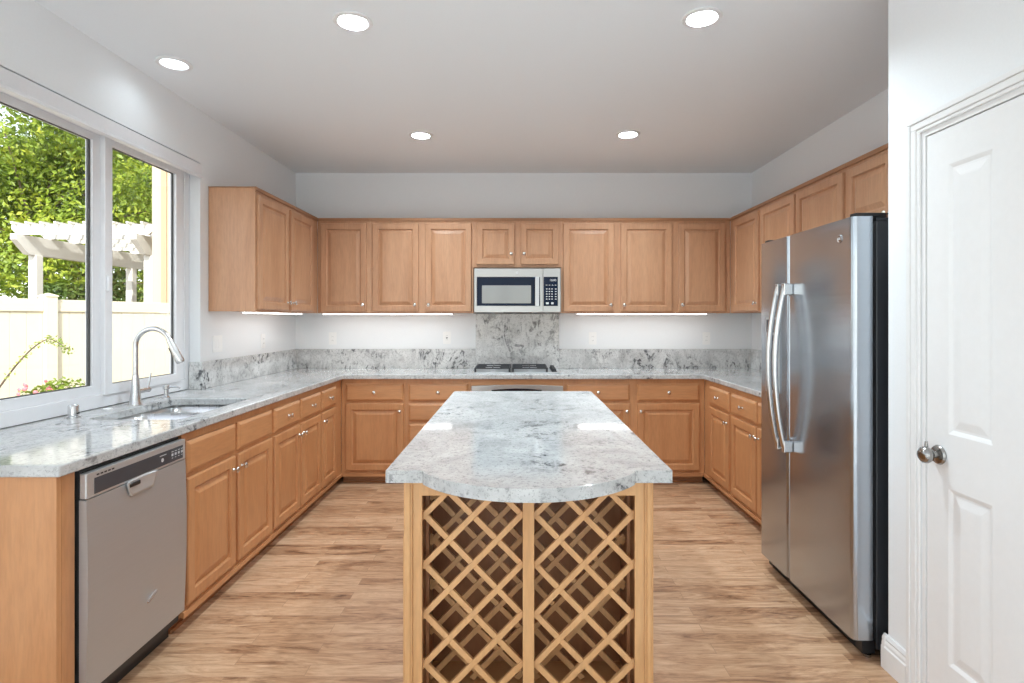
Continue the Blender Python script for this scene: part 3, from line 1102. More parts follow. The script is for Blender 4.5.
for i in range(4):
    y = 2.345 + i * 0.022
    fbox(b, fr, y, y + 0.012, 0.806, 0.816, 0.0236, 0.0243)
    fbox(b, fr, y, y + 0.013, 0.822, 0.825, 0.0236, 0.0243)
    fbox(b, fr, y + 0.002, y + 0.010, 0.796, 0.799, 0.0236, 0.0243)
fbox(b, fr, 2.268, 2.310, 0.822, 0.825, 0.0236, 0.0243)
obj('button_print', b, MARK, cp)
# pocket handle: a scooped cup below the strip
b = BM()
Yc, Zc = 2.155, 0.772
nu, nv = 18, 8
gr = []
for j in range(nv + 1):
    row = []
    for i in range(nu + 1):
        u = -1 + 2 * i / nu
        v = j / nv
        half = 0.085 * (1 - 0.28 * v ** 2)
        dep = 0.020 * math.sin(PI * min(1, (1 - v) * 1.0) * 0.5) * (1 - abs(u) ** 3)
        row.append(b.verts.new((-1.4275 + 0.004 - 0.004 * v - 0.004 * (1 - abs(u)) * 0 - dep * 0.45, Yc + u * half, Zc + 0.006 - 0.058 * v)))
    gr.append(row)
for j in range(nv):
    for i in range(nu):
        b.faces.new((gr[j][i], gr[j][i + 1], gr[j + 1][i + 1], gr[j + 1][i]))
ph = obj('pocket_handle', b, STEELE, t, smooth=True)
md = ph.modifiers.new('thick', 'SOLIDIFY'); md.thickness = 0.006; md.offset = 0
b = BM(); fbox(b, frW(-1.4235), Yc - 0.074, Yc - 0.012, 0.752, 0.768, -0.008, 0.0006); obj('handle_recess', b, DARK, ph, bevel=0.004)
# swoosh badge low on the door
b = BM()
pts = [(-1.4255 - 0.0012 * i / 20, 2.213 + 0.030 * math.cos(0.5 + 5.2 * i / 20), 0.292 + 0.011 * math.sin(0.5 + 5.2 * i / 20) + 0.010 * math.cos(0.5 + 5.2 * i / 20)) for i in range(21)]
tube(b, pts, [0.0006 + 0.0012 * math.sin(PI * i / 20) for i in range(21)], 6)
tube(b, [(-1.427, 2.19, 0.282), (-1.427, 2.215, 0.294), (-1.427, 2.245, 0.302)], [0.0012, 0.0022, 0.0012], 6)
obj('badge', b, CHROME, t, smooth=True)
b = BM(); fbox(b, fr, D0 + 0.003, D1 - 0.003, 0.004, 0.104, -0.050, -0.065); obj('toe_panel', b, DARK, t)
b = BM(); fbox(b, fr, D1 - 0.10, D1 - 0.03, 0.080, 0.098, -0.012, -0.045); obj('toe_bracket', b, CHROME, t, bevel=0.002)

# ------------------------------------------------------------------ microwave
t = thing('microwave', 'stainless over-the-range microwave hung below the short wall cabinet', 'microwave', (0, 5.1, 1.432))
M0, M1, MZ0, MZ1 = -0.373, 0.380, 1.432, 1.816
b = BM(); box(b, M0 + 0.004, M1 - 0.004, 4.962, YB - 0.028, MZ0 + 0.006, MZ1); obj('housing', b, CASTI, t, bevel=0.003)
fr = frN(4.960)
SPX = 0.226
b = BM(); prism(b, [rect(M0, SPX - 0.001, MZ0, MZ1), rect(-0.349, 0.200, 1.490, 1.740)], 0.0, 0.032, fr); md_ = obj('door', b, STEELM, t, bevel=0.003)
b = BM(); fbox(b, fr, -0.3485, 0.1995, 1.4905, 1.7395, 0.006, 0.029); obj('door_glass', b, MGLASS, md_)
b = BM(); prism(b, [rrect(-0.305, 0.122, 1.512, 1.668, 0.006)], 0.0292, 0.0300, fr); obj('window_screen', b, SCREEN, md_)
b = BM(); prism(b, [rrect(0.158, 0.192, 1.488, 1.742, 0.006)], 0.046, 0.060, fr)
fbox(b, fr, 0.163, 0.187, 1.500, 1.520, 0.0292, 0.046); fbox(b, fr, 0.163, 0.187, 1.710, 1.730, 0.0292, 0.046)
obj('handle', b, STEELE, md_, bevel=0.003)
b = BM(); prism(b, [rect(SPX + 0.001, M1, MZ0, MZ1)], 0.0, 0.032, fr); cp = obj('control_panel', b, STEELM, t, bevel=0.003)
b = BM(); fbox(b, fr, SPX + 0.006, 0.356, 1.488, 1.742, 0.0322, 0.0345); kp = obj('keypad_glass', b, MGLASS, cp)
b = BM()
for r in range(5):
    for c in range(3):
        x = 0.253 + c * 0.023; z = 1.545 + r * 0.022
        fbox(b, fr, x, x + 0.012, z, z + 0.007, 0.0347, 0.0352)
obj('number_buttons', b, MARK, cp)
b = BM()
for r in range(5):
    fbox(b, fr, 0.330, 0.344, 1.545 + r * 0.022, 1.551 + r * 0.022, 0.0347, 0.0352)
for i in range(4):
    fbox(b, fr, 0.250 + i * 0.026, 0.264 + i * 0.026, 1.668, 1.672, 0.0347, 0.0352)
obj('function_buttons', b, MARK, cp)
b = BM(); fbox(b, fr, 0.252, 0.276, 1.504, 1.520, 0.0347, 0.0352); obj('stop_button', b, MARK, cp)
b = BM(); fbox(b, fr, 0.298, 0.318, 1.504, 1.520, 0.0347, 0.0352); obj('start_button', b, MARK, cp)
text_mesh('clock_display', '10:00', 0.026, MARK, cp, (0.312, 4.960 - 0.0350, 1.712), (PI / 2, 0, 0))
b = BM(); lathe(b, [(0.0, 0.0), (0.011, 0.0), (0.011, 0.0015), (0.009, 0.0015), (0.009, 0.0008), (0.0, 0.0008)], (0.0, 4.9275, 1.780), '-Y', 24); bd = obj('badge', b, STEELE, t)
text_mesh('badge_letters', 'GE', 0.011, KNOBM, bd, (0.0, 4.9262, 1.780), (PI / 2, 0, 0))
b = BM(); box(b, -0.12, 0.13, 4.985, 5.06, MZ0 - 0.006, MZ0 + 0.0055); obj('underside_vent', b, DARK, t, bevel=0.002)

# ------------------------------------------------------------------ cooktop
t = thing('cooktop', 'stainless gas cooktop with black grates below the microwave', 'cooktop', (0, 5.0, CT))
b = BM(); prism(b, [rrect(-0.375, 0.370, 4.775, 5.245, 0.02)], CT + 0.0005, CT + 0.010, frUp); obj('tray', b, STEELE, t, bevel=0.003)
for gx0, gx1 in ((-0.362, -0.055), (-0.042, 0.262)):
    b = BM()
    z0, z1 = CT + 0.036, CT + 0.046
    for x in (gx0, (gx0 + gx1) / 2 - 0.006, gx1 - 0.010):
        box(b, x, x + 0.010, 4.80, 5.225, z0, z1)
    for y in (4.80, 5.005, 5.215):
        box(b, gx0, gx1, y, y + 0.010, z0, z1)
    for y in (4.905, 5.115):
        box(b, gx0 + 0.010, gx0 + 0.09, y, y + 0.009, z0, z1)
        box(b, gx1 - 0.09, gx1 - 0.010, y, y + 0.009, z0, z1)
    for x in (gx0, gx1 - 0.016):
        for y in (4.80, 5.209):
            box(b, x, x + 0.016, y, y + 0.016, CT + 0.010, z0)
    obj('grate', b, CASTI, t, bevel=0.002)
    for y in (4.905, 5.115):
        b = BM(); lathe(b, [(0.0, 0.0), (0.036, 0.0), (0.034, 0.005), (0.026, 0.007), (0.026, 0.013), (0.0, 0.014)], ((gx0 + gx1) / 2, y, CT + 0.0105), 'Z', 24)
        obj('burner', b, [STEELE], t, smooth=True)
for i, y in enumerate((4.84, 4.95, 5.06, 5.17)):
    b = BM(); lathe(b, [(0.0, 0.0), (0.024, 0.0), (0.024, 0.006), (0.019, 0.009), (0.016, 0.028), (0.0, 0.030)], (0.318, y, CT + 0.0105), 'Z', 20)
    obj('control_knob', b, CASTI, t, smooth=True)

# ------------------------------------------------------------------ fridge
t = thing('refrigerator', 'stainless side-by-side refrigerator with black sides next to the pantry wall', 'refrigerator', (1.75, 2.68, 0))
FF = 1.355
F0, F1, FS = 2.283, 3.155, 2.830
FZ0, FZ1 = 0.078, 1.790
b = BM(); box(b, FF + 0.098, 2.185, F0 + 0.006, F1 - 0.006, 0.035, 1.775); obj('body', b, FSIDE, t, bevel=0.004)


def fdoor(y0, y1):
    b = BM()
    # plan outline with softly rounded front corners, extruded in z
    r = 0.022
    pl = [(FF + 0.080, y0), (FF + 0.080, y1)]
    n = 6
    bowf = lambda y: 0.0
    pl += [(FF + r - r * math.sin(PI / 2 * i / n), y1 - r + r * math.cos(PI / 2 * i / n)) for i in range(n + 1)]
    pl += [(FF + r - r * math.cos(PI / 2 * i / n), y0 + r - r * math.sin(PI / 2 * i / n)) for i in range(n + 1)]
    prism(b, [pl], FZ0, FZ1, frUp)
    return obj('door', b, STEEL, t, smooth=True)


near = fdoor(F0, FS - 0.003)
far = fdoor(FS + 0.003, F1)
b = BM(); box(b, FF + 0.0805, FF + 0.0975, F0 + 0.008, F1 - 0.008, FZ0 + 0.01, FZ1 - 0.02); obj('door_seal', b, DARK, t)


def handle(y, parent):
    b = BM()
    pts, n = [], 22
    for i in range(n + 1):
        s = i / n
        z = 0.725 + (1.545 - 0.725) * s
        x = FF - 0.030 - 0.052 * math.sin(PI * s) ** 0.8
        pts.append((x, y, z))
    tube(b, pts, 0.0135, 14, sq=(1.0, 1.0))
    h = obj('handle', b, CHROME, parent, smooth=True)
    for z0, z1 in ((0.716, 0.776), (1.490, 1.552)):
        b = BM(); prism(b, [[(FF - 0.0005, z0 + 0.004), (FF - 0.044, z0), (FF - 0.044, z1), (FF - 0.0005, z1 - 0.004)]], y - 0.016, y + 0.016, lambda u, v, w: (u, w, v))
        obj('handle_mount', b, CHROME, h, bevel=0.004)


handle(FS - 0.036, near)
handle(FS + 0.036, far)
fr = frE(FF)
b = BM(); prism(b, [rrect(2.915, 3.062, 0.985, 1.385, 0.012), rrect(2.927, 3.050, 0.998, 1.290, 0.008)], 0.0005, 0.010, fr); dsp = obj('dispenser_frame', b, STEELE, far, bevel=0.002)
b = BM(); fbox(b, fr, 2.9275, 3.0495, 0.9985, 1.2895, 0.0005, 0.002); obj('dispenser_well', b, BGLASS, dsp)
b = BM(); fbox(b, fr, 2.930, 3.047, 1.305, 1.372, 0.0102, 0.012); obj('dispenser_buttons', b, SLATE, dsp)
b = BM(); fbox(b, fr, 2.97, 3.005, 1.08, 1.26, 0.0022, 0.008); obj('dispenser_paddle', b, DARK, dsp, bevel=0.002)
b = BM(); lathe(b, [(0.0, 0.0), (0.0165, 0.0), (0.0165, 0.003), (0.014, 0.0035), (0.013, 0.002), (0.0, 0.002)], (FF - 0.0005, 2.374, 1.711), '-X', 28); bd = obj('badge', b, CHROME, near, smooth=True)
b = BM(); lathe(b, [(0.0, 0.0), (0.012, 0.0), (0.012, 0.0005), (0.0, 0.0005)], (FF - 0.0027, 2.374, 1.711), '-X', 24); obj('badge_field', b, KNOBM, bd)
text_mesh('badge_letters', 'GE', 0.015, MARK, bd, (FF - 0.0038, 2.374, 1.711), (PI / 2, 0, -PI / 2))
for y, pr in ((F0 + 0.012, None), (F1 - 0.062, None)):
    b = BM(); prism(b, [rrect(FF + 0.018, FF + 0.15, y, y + 0.05, 0.014)], 1.7905 if True else 0, 1.806, frUp); obj('hinge_cover', b, DARK, t, bevel=0.004)
b = BM(); box(b, FF + 0.10, 2.18, F0 + 0.008, F1 - 0.008, 1.7755, 1.786); obj('top_cap', b, FSIDE, t)
b = BM(); box(b, FF + 0.045, FF + 0.097, F0 + 0.012, F1 - 0.012, 0.018, 0.070)
for i in range(6):
    box(b, FF + 0.040, FF + 0.046, F0 + 0.06, F1 - 0.06, 0.024 + i * 0.007, 0.027 + i * 0.007)
obj('toe_grille', b, DARK, t, bevel=0.001)
for y in (F0 + 0.03, F1 - 0.03):
    b = BM(); lathe(b, [(0.0, 0.0), (0.016, 0.0), (0.016, 0.010), (0.009, 0.012), (0.009, 0.020), (0.0, 0.020)], (FF + 0.075, y, 0.0), 'Z', 16); obj('levelling_foot', b, KNOBM, t, smooth=True)
for y in (F0 + 0.06, F1 - 0.06):
    b = BM(); lathe(b, [(0.0, -0.015), (0.022, -0.015), (0.022, 0.015), (0.0, 0.015)], (2.05, y, 0.0222), 'Y', 18); obj('wheel', b, DARK, t, smooth=True)

# ------------------------------------------------------------------ island
IX0, IX1, IY0, IY1 = -0.352, 0.424, 1.770, 3.560
t = thing('kitchen_island', 'maple kitchen island with a criss-cross wine rack at its near end', 'kitchen island', ((IX0 + IX1) / 2, 2.66, 0))
RD = 0.34      # rack depth
fr = frN(IY0)
LX, RX, CX0, CX1 = -0.297, 0.369, 0.018, 0.054
# side panels + back body
b = BM()
box(b, IX0 + 0.001, IX0 + 0.019, IY0 + 0.020, IY1 - 0.02, 0.0, CB - 0.001)
box(b, IX1 - 0.019, IX1 - 0.001, IY0 + 0.020, IY1 - 0.02, 0.0, CB - 0.001)
box(b, IX0 + 0.019, IX1 - 0.019, IY1 - 0.038, IY1 - 0.02, 0.0, CB - 0.001)
obj('body', b, IV, t)
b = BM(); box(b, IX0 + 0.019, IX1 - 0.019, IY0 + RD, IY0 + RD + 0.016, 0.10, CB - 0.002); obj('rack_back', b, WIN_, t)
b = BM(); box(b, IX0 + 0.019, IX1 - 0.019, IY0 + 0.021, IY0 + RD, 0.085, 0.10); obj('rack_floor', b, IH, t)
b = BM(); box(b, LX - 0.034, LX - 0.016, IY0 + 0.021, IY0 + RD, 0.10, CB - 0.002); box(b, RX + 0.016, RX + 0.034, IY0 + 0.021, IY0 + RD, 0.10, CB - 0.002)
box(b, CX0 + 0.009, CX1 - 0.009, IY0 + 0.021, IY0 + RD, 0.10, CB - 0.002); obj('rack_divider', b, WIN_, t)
# front frame
b = BM(); prism(b, [rect(IX0 + 0.006, IX1 - 0.006, 0.0, CB - 0.001), rect(LX, CX0, 0.11, 0.822), rect(CX1, RX, 0.11, 0.822)], -0.02, 0.0, fr); ff = obj('face_frame', b, IV, t, bevel=0.0015)
for x0, x1 in ((IX0 - 0.001, IX0 + 0.026), (IX1 - 0.026, IX1 + 0.001)):
    b = BM()
    fbox(b, fr, x0, x1, 0.0, CB - 0.001, 0.0005, 0.008)
    fbox(b, fr, x0 + 0.006, x1 - 0.006, 0.0, CB - 0.0012, 0.0085, 0.013)
    obj('corner_stile', b, IV, t, bevel=0.002)
for x0, x1 in ((LX + 0.0005, LX + 0.010), (RX - 0.010, RX - 0.0005)):
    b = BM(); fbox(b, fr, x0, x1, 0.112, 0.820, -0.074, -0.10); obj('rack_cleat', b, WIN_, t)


def lattice(x0, x1, z0, z1, y, z_edge, pitch, wd, th, mat, xr=None):
    """45 degree bars clipped to the opening; edge crossings at z_edge + k*pitch"""
    b = BM()
    for s, yy in ((1, y), (-1, y + 0.002)):
        for k in range(-12, 16):
            # line z = z_edge + k*pitch + s*(x - x0)
            c = z_edge + k * pitch - (s * (xr - x0) if xr is not None else 0)
            xa, xb = x0, x1
            if s > 0:
                lo, hi = x0 + (z0 - c), x0 + (z1 - c)
            else:
                lo, hi = x0 + (c - z1), x0 + (c - z0)
            a, e = max(xa, lo), min(xb, hi)
            if e - a < 0.02:
                continue
            p = Vector((a, 0, c + s * (a - x0))); q = Vector((e, 0, c + s * (e - x0)))
            d = (q - p).normalized(); nrm = Vector((-d.z, 0, d.x)) * wd / 2
            cut = wd / 2
            p = p + d * 0.002; q = q - d * 0.002
            vs = []
            for yv in (yy, yy + th):
                for w in (p - nrm, q - nrm, q + nrm, p + nrm):
                    vs.append(b.verts.new((min(max(w.x, x0 + 0.0003), x1 - 0.0003), yv, min(max(w.z, z0), z1))))
            for f in ((0, 1, 2, 3), (4, 5, 6, 7), (0, 1, 5, 4), (1, 2, 6, 5), (2, 3, 7, 6), (3, 0, 4, 7)):
                b.faces.new([vs[i] for i in f])
    return obj('lattice', b, mat, t, bevel=0.0015)


P_ = (CX0 - LX) / 2
lattice(LX - 0.010, CX0 + 0.007, 0.102, 0.835, IY0 + 0.0215, 0.439, P_, 0.0235, 0.014, IV, LX)
lattice(CX1 - 0.007, RX + 0.010, 0.102, 0.835, IY0 + 0.0215, 0.439, P_, 0.0235, 0.014, IV, CX1)
lattice(LX - 0.015, CX0 + 0.008, 0.102, 0.860, IY0 + 0.225, 0.439, P_, 0.0235, 0.012, IV, LX)
lattice(CX1 - 0.008, RX + 0.015, 0.102, 0.860, IY0 + 0.225, 0.439, P_, 0.0235, 0.012, IV, CX1)
# side drawers and doors, seen edge-on
for face, pl, fro in (('E', IX0 + 0.001, frE), ('W', IX1 - 0.001, frW)):
    f_ = fro(pl)
    for u0, u1 in ((1.835, 2.385), (2.415, 2.965), (2.995, 3.525)):
        b = BM(); rings(b, f_, u0, u1, DRZ0, 0.852, DRAW_P); o = obj('drawer_front', b, IH, t)
        knob(face, pl, (u0 + u1) / 2, 0.77, o)
        b = BM(); rings(b, f_, u0, u1, BDZ0, BDZ1, DOOR_P); o = obj('door', b, IV, t)
        knob(face, pl, u1 - 0.03, 0.607, o)

t = thing('island_top', 'pale grey granite island slab with a bowed front edge', 'countertop', (0.036, 2.6, CB))
TX0, TX1, TY0, TY1 = -0.400, 0.473, 1.722, 3.620
cx = (TX0 + TX1) / 2
pl = [(TX1, TY0), (TX1, TY1 - 0.02), (TX1 - 0.02, TY1), (TX0 + 0.02, TY1), (TX0, TY1 - 0.02), (TX0, TY0)]
BW, BD = 0.318, 0.188
# left shoulder, small cove, then the bow
bowp = []
bowp.append((cx - BW - 0.006, TY0))
n = 28
cove = 0.020
Rb = (BW ** 2 + (BD - cove) ** 2) / (2 * (BD - cove))
a_max = math.asin(min(1, BW / Rb))
for i in range(n + 1):
    a = -a_max + 2 * a_max * i / n
    bowp.append((cx + Rb * math.sin(a), TY0 - cove - (Rb * math.cos(a) - (Rb - (BD - cove)))))
bowp.append((cx + BW + 0.006, TY0))
pl = pl + bowp
b = BM(); prism(b, [pl], CB, CT, frUp)
obj('slab', b, GRAN, t, bevel=0.009, seg=4)

# ------------------------------------------------------------------ outlets and switches
def plate(face, plane, u, z, kind, label, cat, group=None):
    fr = FR[face](plane)
    w = 0.060 if kind == 'double' else 0.036
    t = thing('wall_outlet' if kind != 'double' else 'light_switch', label, cat, fr(u, z - 0.058, 0.0), group)
    b = BM(); prism(b, [rrect(u - w, u + w, z - 0.058, z + 0.058, 0.005)], 0.0005, 0.006, fr); obj('cover_plate', b, PLATE, t, bevel=0.0015)
    if kind == 'double':
        for du in (-0.024, 0.024):
            b = BM(); prism(b, [rrect(u + du - 0.0165, u + du + 0.0165, z - 0.033, z + 0.033, 0.002)], 0.0062, 0.009, fr); obj('rocker', b, PLATE, t, bevel=0.001)
    elif kind == 'gfci':
        b = BM(); prism(b, [rrect(u - 0.0165, u + 0.0165, z - 0.033, z + 0.033, 0.002)], 0.0062, 0.0085, fr); f = obj('receptacle', b, PLATE, t, bevel=0.001)
        b = BM(); fbox(b, fr, u - 0.008, u + 0.008, z - 0.006, z - 0.001, 0.0087, 0.010); fbox(b, fr, u - 0.008, u + 0.008, z + 0.001, z + 0.006, 0.0087, 0.010); obj('test_buttons', b, SLATE, f)
        b = BM()
        for dz in (-0.022, 0.018):
            for du in (-0.006, 0.005):
                fbox(b, fr, u + du, u + du + 0.0016, z + dz, z + dz + 0.008, 0.0087, 0.0092)
        obj('socket_slots', b, GASKET, f)
    else:
        b = BM(); prism(b, [rrect(u - 0.0165, u + 0.0165, z - 0.033, z + 0.033, 0.002)], 0.0062, 0.0085, fr); f = obj('receptacle', b, PLATE, t, bevel=0.001)
        b = BM()
        for dz in (-0.022, 0.014):
            for du in (-0.006, 0.005):
                fbox(b, fr, u + du, u + du + 0.0016, z + dz, z + dz + 0.008, 0.0087, 0.0092)
        obj('socket_slots', b, GASKET, f)
    return t


plate('W', XL, 3.935, 1.203, 'double', 'white double switch plate on the wall between the window and the corner', 'light switch')
plate('W', XL, 4.640, 1.195, 'single', 'white outlet on the window wall near the corner', 'outlet', 'wall outlets above the splash')
plate('N', YB, -1.735, 1.192, 'single', 'white outlet on the back wall at its window end', 'outlet', 'wall outlets above the splash')
plate('N', YB, -0.660, 1.198, 'gfci', 'white outlet with a dark center on the back wall, left of the cooktop panel', 'outlet', 'wall outlets above the splash')
plate('N', YB, 0.712, 1.192, 'single', 'white outlet on the back wall, first right of the cooktop panel', 'outlet', 'wall outlets above the splash')
plate('N', YB, 1.782, 1.192, 'single', 'white outlet on the back wall at its refrigerator end', 'outlet', 'wall outlets above the splash')

# ------------------------------------------------------------------ under-cabinet strip lights
def strip(x0, x1, y0, y1, label):
    t = thing('under_cabinet_light', label, 'light', ((x0 + x1) / 2, (y0 + y1) / 2, UB), 'lit strips under the wall cabinets')
    b = BM(); box(b, x0, x1, y0, y1, UB - 0.006, UB - 0.0005); obj('housing', b, TRIM, t, bevel=0.002)
    b = BM(); box(b, x0 + 0.006, x1 - 0.006, y0 + 0.004, y1 - 0.004, UB - 0.0125, UB - 0.0062); obj('diffuser', b, STRIPL, t, bevel=0.003)
    L = max(x1 - x0, y1 - y0)
    lamp_area('strip_lamp', ((x0 + x1) / 2, (y0 + y1) / 2, UB - 0.0135), STRIP_W * L, 'RECTANGLE', (x1 - x0) * 0.95, (y1 - y0) * 0.8, (0.92, 0.97, 1.0))


strip(-1.74, -0.575, 5.05, 5.10, 'lit strip light under the back wall cabinets left of the microwave')
strip(0.535, 1.70, 5.05, 5.10, 'lit strip light under the back wall cabinets right of the microwave')
strip(-1.90, -1.86, 3.90, 4.92, 'lit strip light under the wall cabinet beside the window')

# ------------------------------------------------------------------ outside the window
GZ = -0.25
b = BM(); box(b, -40, 30, -0.2, 45, GZ - 0.1, GZ)
struct('ground', b, SOIL)
b = BM(); box(b, -40, 30, -30, -0.2005, GZ - 0.1, GZ)
struct('ground_bounce', b, GROUND)  # unseen pale ground, added to bounce sunlight indoors through the rear opening

# vinyl fence
fa, fb = Vector((-5.85, 4.9, 0)), Vector((-4.75, 8.6, 0))
fdv = (fb - fa).normalized()
fn = Vector((fdv.y, -fdv.x, 0))
ZT = 1.60
t = thing('vinyl_fence', 'cream vinyl privacy fence across the side yard outside the window', 'fence', (fa + fb) / 2 + Vector((0, 0, GZ)))


def fpt(s, z, w):
    p = fa + fdv * s + fn * w
    return (p.x, p.y, z)


def fencebox(b, s0, s1, z0, z1, w0, w1):
    vs = [b.verts.new(fpt(s, z, w)) for s, z, w in ((s0, z0, w0), (s1, z0, w0), (s1, z0, w1), (s0, z0, w1), (s0, z1, w0), (s1, z1, w0), (s1, z1, w1), (s0, z1, w1))]
    for f in ((0, 3, 2, 1), (4, 5, 6, 7), (0, 1, 5, 4), (1, 2, 6, 5), (2, 3, 7, 6), (3, 0, 4, 7)):
        b.faces.new([vs[i] for i in f])


FLn = (fb - fa).length
post_s = [-1.55 - 0.0, 1.66, 4.05]
for i, s in enumerate(post_s):
    b = BM(); fencebox(b, s - 0.063, s + 0.063, GZ, ZT + 0.03, -0.063, 0.063)
    p = obj('post', b, FENCE, t, bevel=0.004)
    b = BM()
    r0 = [b.verts.new(fpt(s + a, ZT + 0.0305, w)) for a, w in ((-0.07, -0.07), (0.07, -0.07), (0.07, 0.07), (-0.07, 0.07))]
    r1 = [b.verts.new(fpt(s + a, ZT + 0.045, w)) for a, w in ((-0.07, -0.07), (0.07, -0.07), (0.07, 0.07), (-0.07, 0.07))]
    ap = b.verts.new(fpt(s, ZT + 0.075, 0))
    b.faces.new(r0)
    for k in range(4):
        j = (k + 1) % 4
        b.faces.new((r0[k], r0[j], r1[j], r1[k])); b.faces.new((r1[k], r1[j], ap))
    obj('post_cap', b, FENCE, p)
for s0, s1 in ((post_s[0] + 0.064, post_s[1] - 0.064), (post_s[1] + 0.064, post_s[2] - 0.064)):
    b = BM(); fencebox(b, s0, s1, ZT - 0.14, ZT, -0.028, 0.028); obj('top_rail', b, FENCE, t, bevel=0.004)
    b = BM(); fencebox(b, s0, s1, GZ + 0.06, GZ + 0.20, -0.028, 0.028); obj('bottom_rail', b, FENCE, t, bevel=0.004)
    b = BM()
    n = int((s1 - s0) / 0.155)
    w_ = (s1 - s0) / n
    for i in range(n):
        fencebox(b, s0 + i * w_ + 0.0015, s0 + (i + 1) * w_ - 0.0015, GZ + 0.2005, ZT - 0.1405, -0.011, 0.011)
    obj('infill_boards', b, FENCE, t, bevel=0.003)

# pergola
t = thing('pergola', 'white slatted pergola standing beyond the fence under the trees', 'pergola', (-7.95, 11.9, GZ))
for x in (-8.86, -6.75):
    b = BM(); prism(b, [[(9.95, 2.88), (9.95, 2.78), (10.22, 2.54), (14.3, 2.54), (14.6, 2.78), (14.6, 2.88)]], x - 0.055, x + 0.055, lambda u, v, w: (w, u, v))
    obj('header_beam', b, PERG, t, bevel=0.004)
    for y in (10.42, 13.0):
        b = BM(); box(b, x - 0.075, x + 0.075, y - 0.075, y + 0.075, GZ, 2.539); obj('post', b, PERG, t, bevel=0.006)
for y in (10.12, 10.72, 11.32, 11.92, 12.52, 13.12, 13.72, 14.32):
    b = BM(); prism(b, [[(-9.02, 3.06), (-9.02, 2.98), (-8.92, 2.881), (-6.58, 2.881), (-6.45, 2.98), (-6.45, 3.06)]], y - 0.025, y + 0.025, lambda u, v, w: (u, w, v))
    obj('rafter', b, PERG, t, bevel=0.003)
for i in range(11):
    x = -8.92 + i * 0.255
    b = BM(); box(b, x - 0.02, x + 0.02, 9.98, 14.5, 3.0605, 3.10); obj('top_slat', b, PERG, t)

# neighbour's house corner
t = thing('neighbor_house', 'beige stucco house corner beyond the fence at the right edge of the window', 'house', (-5.0, 12.8, GZ))
b = BM(); box(b, -6.19, -3.6, 9.6, 16, GZ, 6.5); obj('wall', b, STUCCO, t)
b = BM(); box(b, -6.02, -5.93, 9.57, 9.599, GZ, 6.5); obj('corner_board', b, STUCCO2, t)
b = BM(); prism(b, [[(-6.5, 6.5), (-3.3, 6.5), (-4.3, 7.5), (-5.4, 7.5)]], 9.3, 16.3, lambda u, v, w: (u, w, v)); obj('roof', b, STUCCO2, t)


def leaves(b, blobs, count, size, flat=0.5):
    tot = sum(r ** 2 for _, r in blobs)
    for c, r in blobs:
        k = int(count * r * r / tot)
        for _ in range(k):
            d = Vector((random.gauss(0, 1), random.gauss(0, 1), random.gauss(0, 1))).normalized()
            p = Vector(c) + d * r * (0.62 + 0.42 * random.random())
            nrm = (d + Vector((random.gauss(0, .6), random.gauss(0, .6), random.gauss(0, .6) + 0.4))).normalized()
            a = nrm.cross(Vector((random.gauss(0, 1), random.gauss(0, 1), random.gauss(0, 1)))).normalized()
            e = nrm.cross(a)
            s = size * random.uniform(0.6, 1.3)
            v = [b.verts.new(q) for q in (p - a * s, p + e * s * flat + nrm * s * 0.1, p + a * s, p - e * s * flat + nrm * s * 0.1)]
            b.faces.new(v)


def tree(label, base, height, crown_c, crown_r, nblob, count, size, mat, cat='tree', name='tree', spread=(1, 1, 1), group=None, trunk_r=0.16):
    t = thing(name, label, cat, base, group)
    base = Vector(base)
    cc = Vector(crown_c)
    b = BM()
    tube(b, [base, base.lerp(cc, 0.35) + Vector((0.1, 0, 0)), base.lerp(cc, 0.7), cc], [trunk_r, trunk_r * 0.8, trunk_r * 0.6, trunk_r * 0.3], 10)
    obj('trunk', b, BARK, t, smooth=True)
    blobs = []
    br = BM()
    for i in range(nblob):
        d = Vector((random.gauss(0, 1), random.gauss(0, 1), random.gauss(0, 1))).normalized()
        q = cc + Vector((d.x * spread[0], d.y * spread[1], d.z * spread[2])) * crown_r * random.uniform(0.25, 0.85)
        blobs.append((q, crown_r * random.uniform(0.22, 0.38)))
        if i < 14:
            st = base.lerp(cc, random.uniform(0.45, 0.9))
            tube(br, [st, st.lerp(q, 0.5) + Vector((0, 0, 0.1)), q], [trunk_r * 0.35, trunk_r * 0.2, trunk_r * 0.08], 6)
    obj('branches', br, BARK, t, smooth=True)
    b = BM(); leaves(b, blobs, count, size)
    me = obj('crown', b, mat, t)
    me['kind'] = 'stuff'
    return t


tree('large bright green tree filling the left half of the window view', (-12.6, 15.2, GZ), 8, (-12.6, 15.0, 4.6), 3.1, 36, 27000, 0.078, LEAF, spread=(1, 0.7, 1.15))
tree('bright green tree seen behind the pergola through the right window sash', (-13.9, 22.4, GZ), 8, (-14.0, 22.4, 5.8), 3.5, 32, 17000, 0.105, LEAF, spread=(1.0, 0.7, 1.2))
tree('far dark green tree closing the gap between the two bright trees', (-22.5, 31.0, GZ), 8, (-22.6, 31.0, 6.2), 6.2, 36, 10000, 0.24, LEAFD, spread=(1.5, 0.5, 1.05))
tree('dark leafy shrub beneath the pergola near its front post', (-11.4, 14.4, GZ), 2, (-11.4, 14.0, 1.3), 1.5, 16, 4500, 0.07, LEAFD, 'shrub', 'shrub', (1.3, 0.7, 0.75), trunk_r=0.05)
tree('dark leafy shrub beneath the pergola in front of the beige house', (-9.9, 15.6, GZ), 2, (-9.9, 15.4, 1.3), 1.4, 16, 4000, 0.07, LEAFD, 'shrub', 'shrub', (1.2, 0.7, 0.8), trunk_r=0.05)

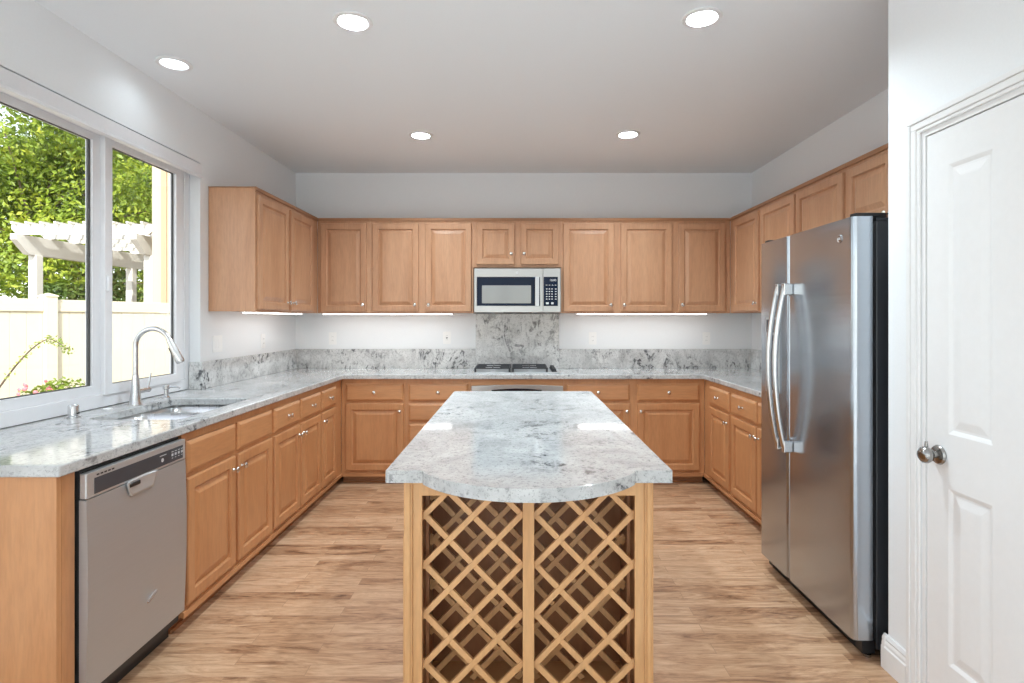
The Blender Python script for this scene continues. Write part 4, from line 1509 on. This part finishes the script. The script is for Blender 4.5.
# planting in front of the fence
t = thing('arching_vine', 'thin arching vine with tiny leaves in front of the fence', 'plant', (-4.98, 5.15, GZ))
b = BM()
vp = []
for i in range(25):
    s = i / 24
    xpx = -6 + 72 * s
    ypx = 395 - 58 * math.sin(min(1.0, s * 1.18) * PI / 2) + (14 * max(0, s - 0.72) / 0.28)
    Y_ = 5.15
    vp.append(Vector(((xpx - 517) * Y_ / 566, Y_ + 0.05 * s, 1.375 - (ypx - 319) * Y_ / 566)))
vp = [Vector((-4.98, 5.15, GZ)), Vector((-4.93, 5.15, 0.2))] + vp
tube(b, vp, [0.010 - 0.007 * i / len(vp) for i in range(len(vp))], 6)
obj('stem', b, BARK, t, smooth=True)
b = BM()
leaves(b, [(p, 0.035) for p in vp[6:]] + [(p, 0.05) for p in vp[-8:]], 190, 0.014)
obj('foliage', b, LEAF, t)['kind'] = 'stuff'
t = thing('flowering_plant', 'low flowering plant with pink blossoms at the foot of the fence', 'plant', (-4.55, 5.55, GZ))
b = BM()
cs = []
for i in range(9):
    x = -4.86 + 0.062 * i
    cs.append((Vector((x, 5.55 + random.uniform(-0.08, 0.08), 0.60 + 0.014 * i + random.uniform(-0.03, 0.03))), 0.085))
leaves(b, cs, 480, 0.024)
obj('foliage', b, LEAF, t)['kind'] = 'stuff'
b = BM()
for i in range(9):
    x = -4.86 + 0.062 * i
    tube(b, [(-4.55 + random.uniform(-0.1, 0.1), 5.55, GZ), (x, 5.55, 0.58)], 0.006, 5)
obj('stems', b, BARK, t)
b = BM()
for i in range(16):
    c = Vector((-4.84 + random.uniform(0, 0.42), 5.46 + random.uniform(-0.06, 0.06), 0.68 + random.uniform(-0.03, 0.10)))
    for k in range(5):
        a = 2 * PI * k / 5
        d = Vector((math.cos(a), 0.3, math.sin(a))) * 0.022
        e = Vector((-math.sin(a), 0, math.cos(a))) * 0.012
        b.faces.new([b.verts.new(c), b.verts.new(c + d * 0.6 + e), b.verts.new(c + d), b.verts.new(c + d * 0.6 - e)])
obj('blossoms', b, PINK, t)['kind'] = 'stuff'
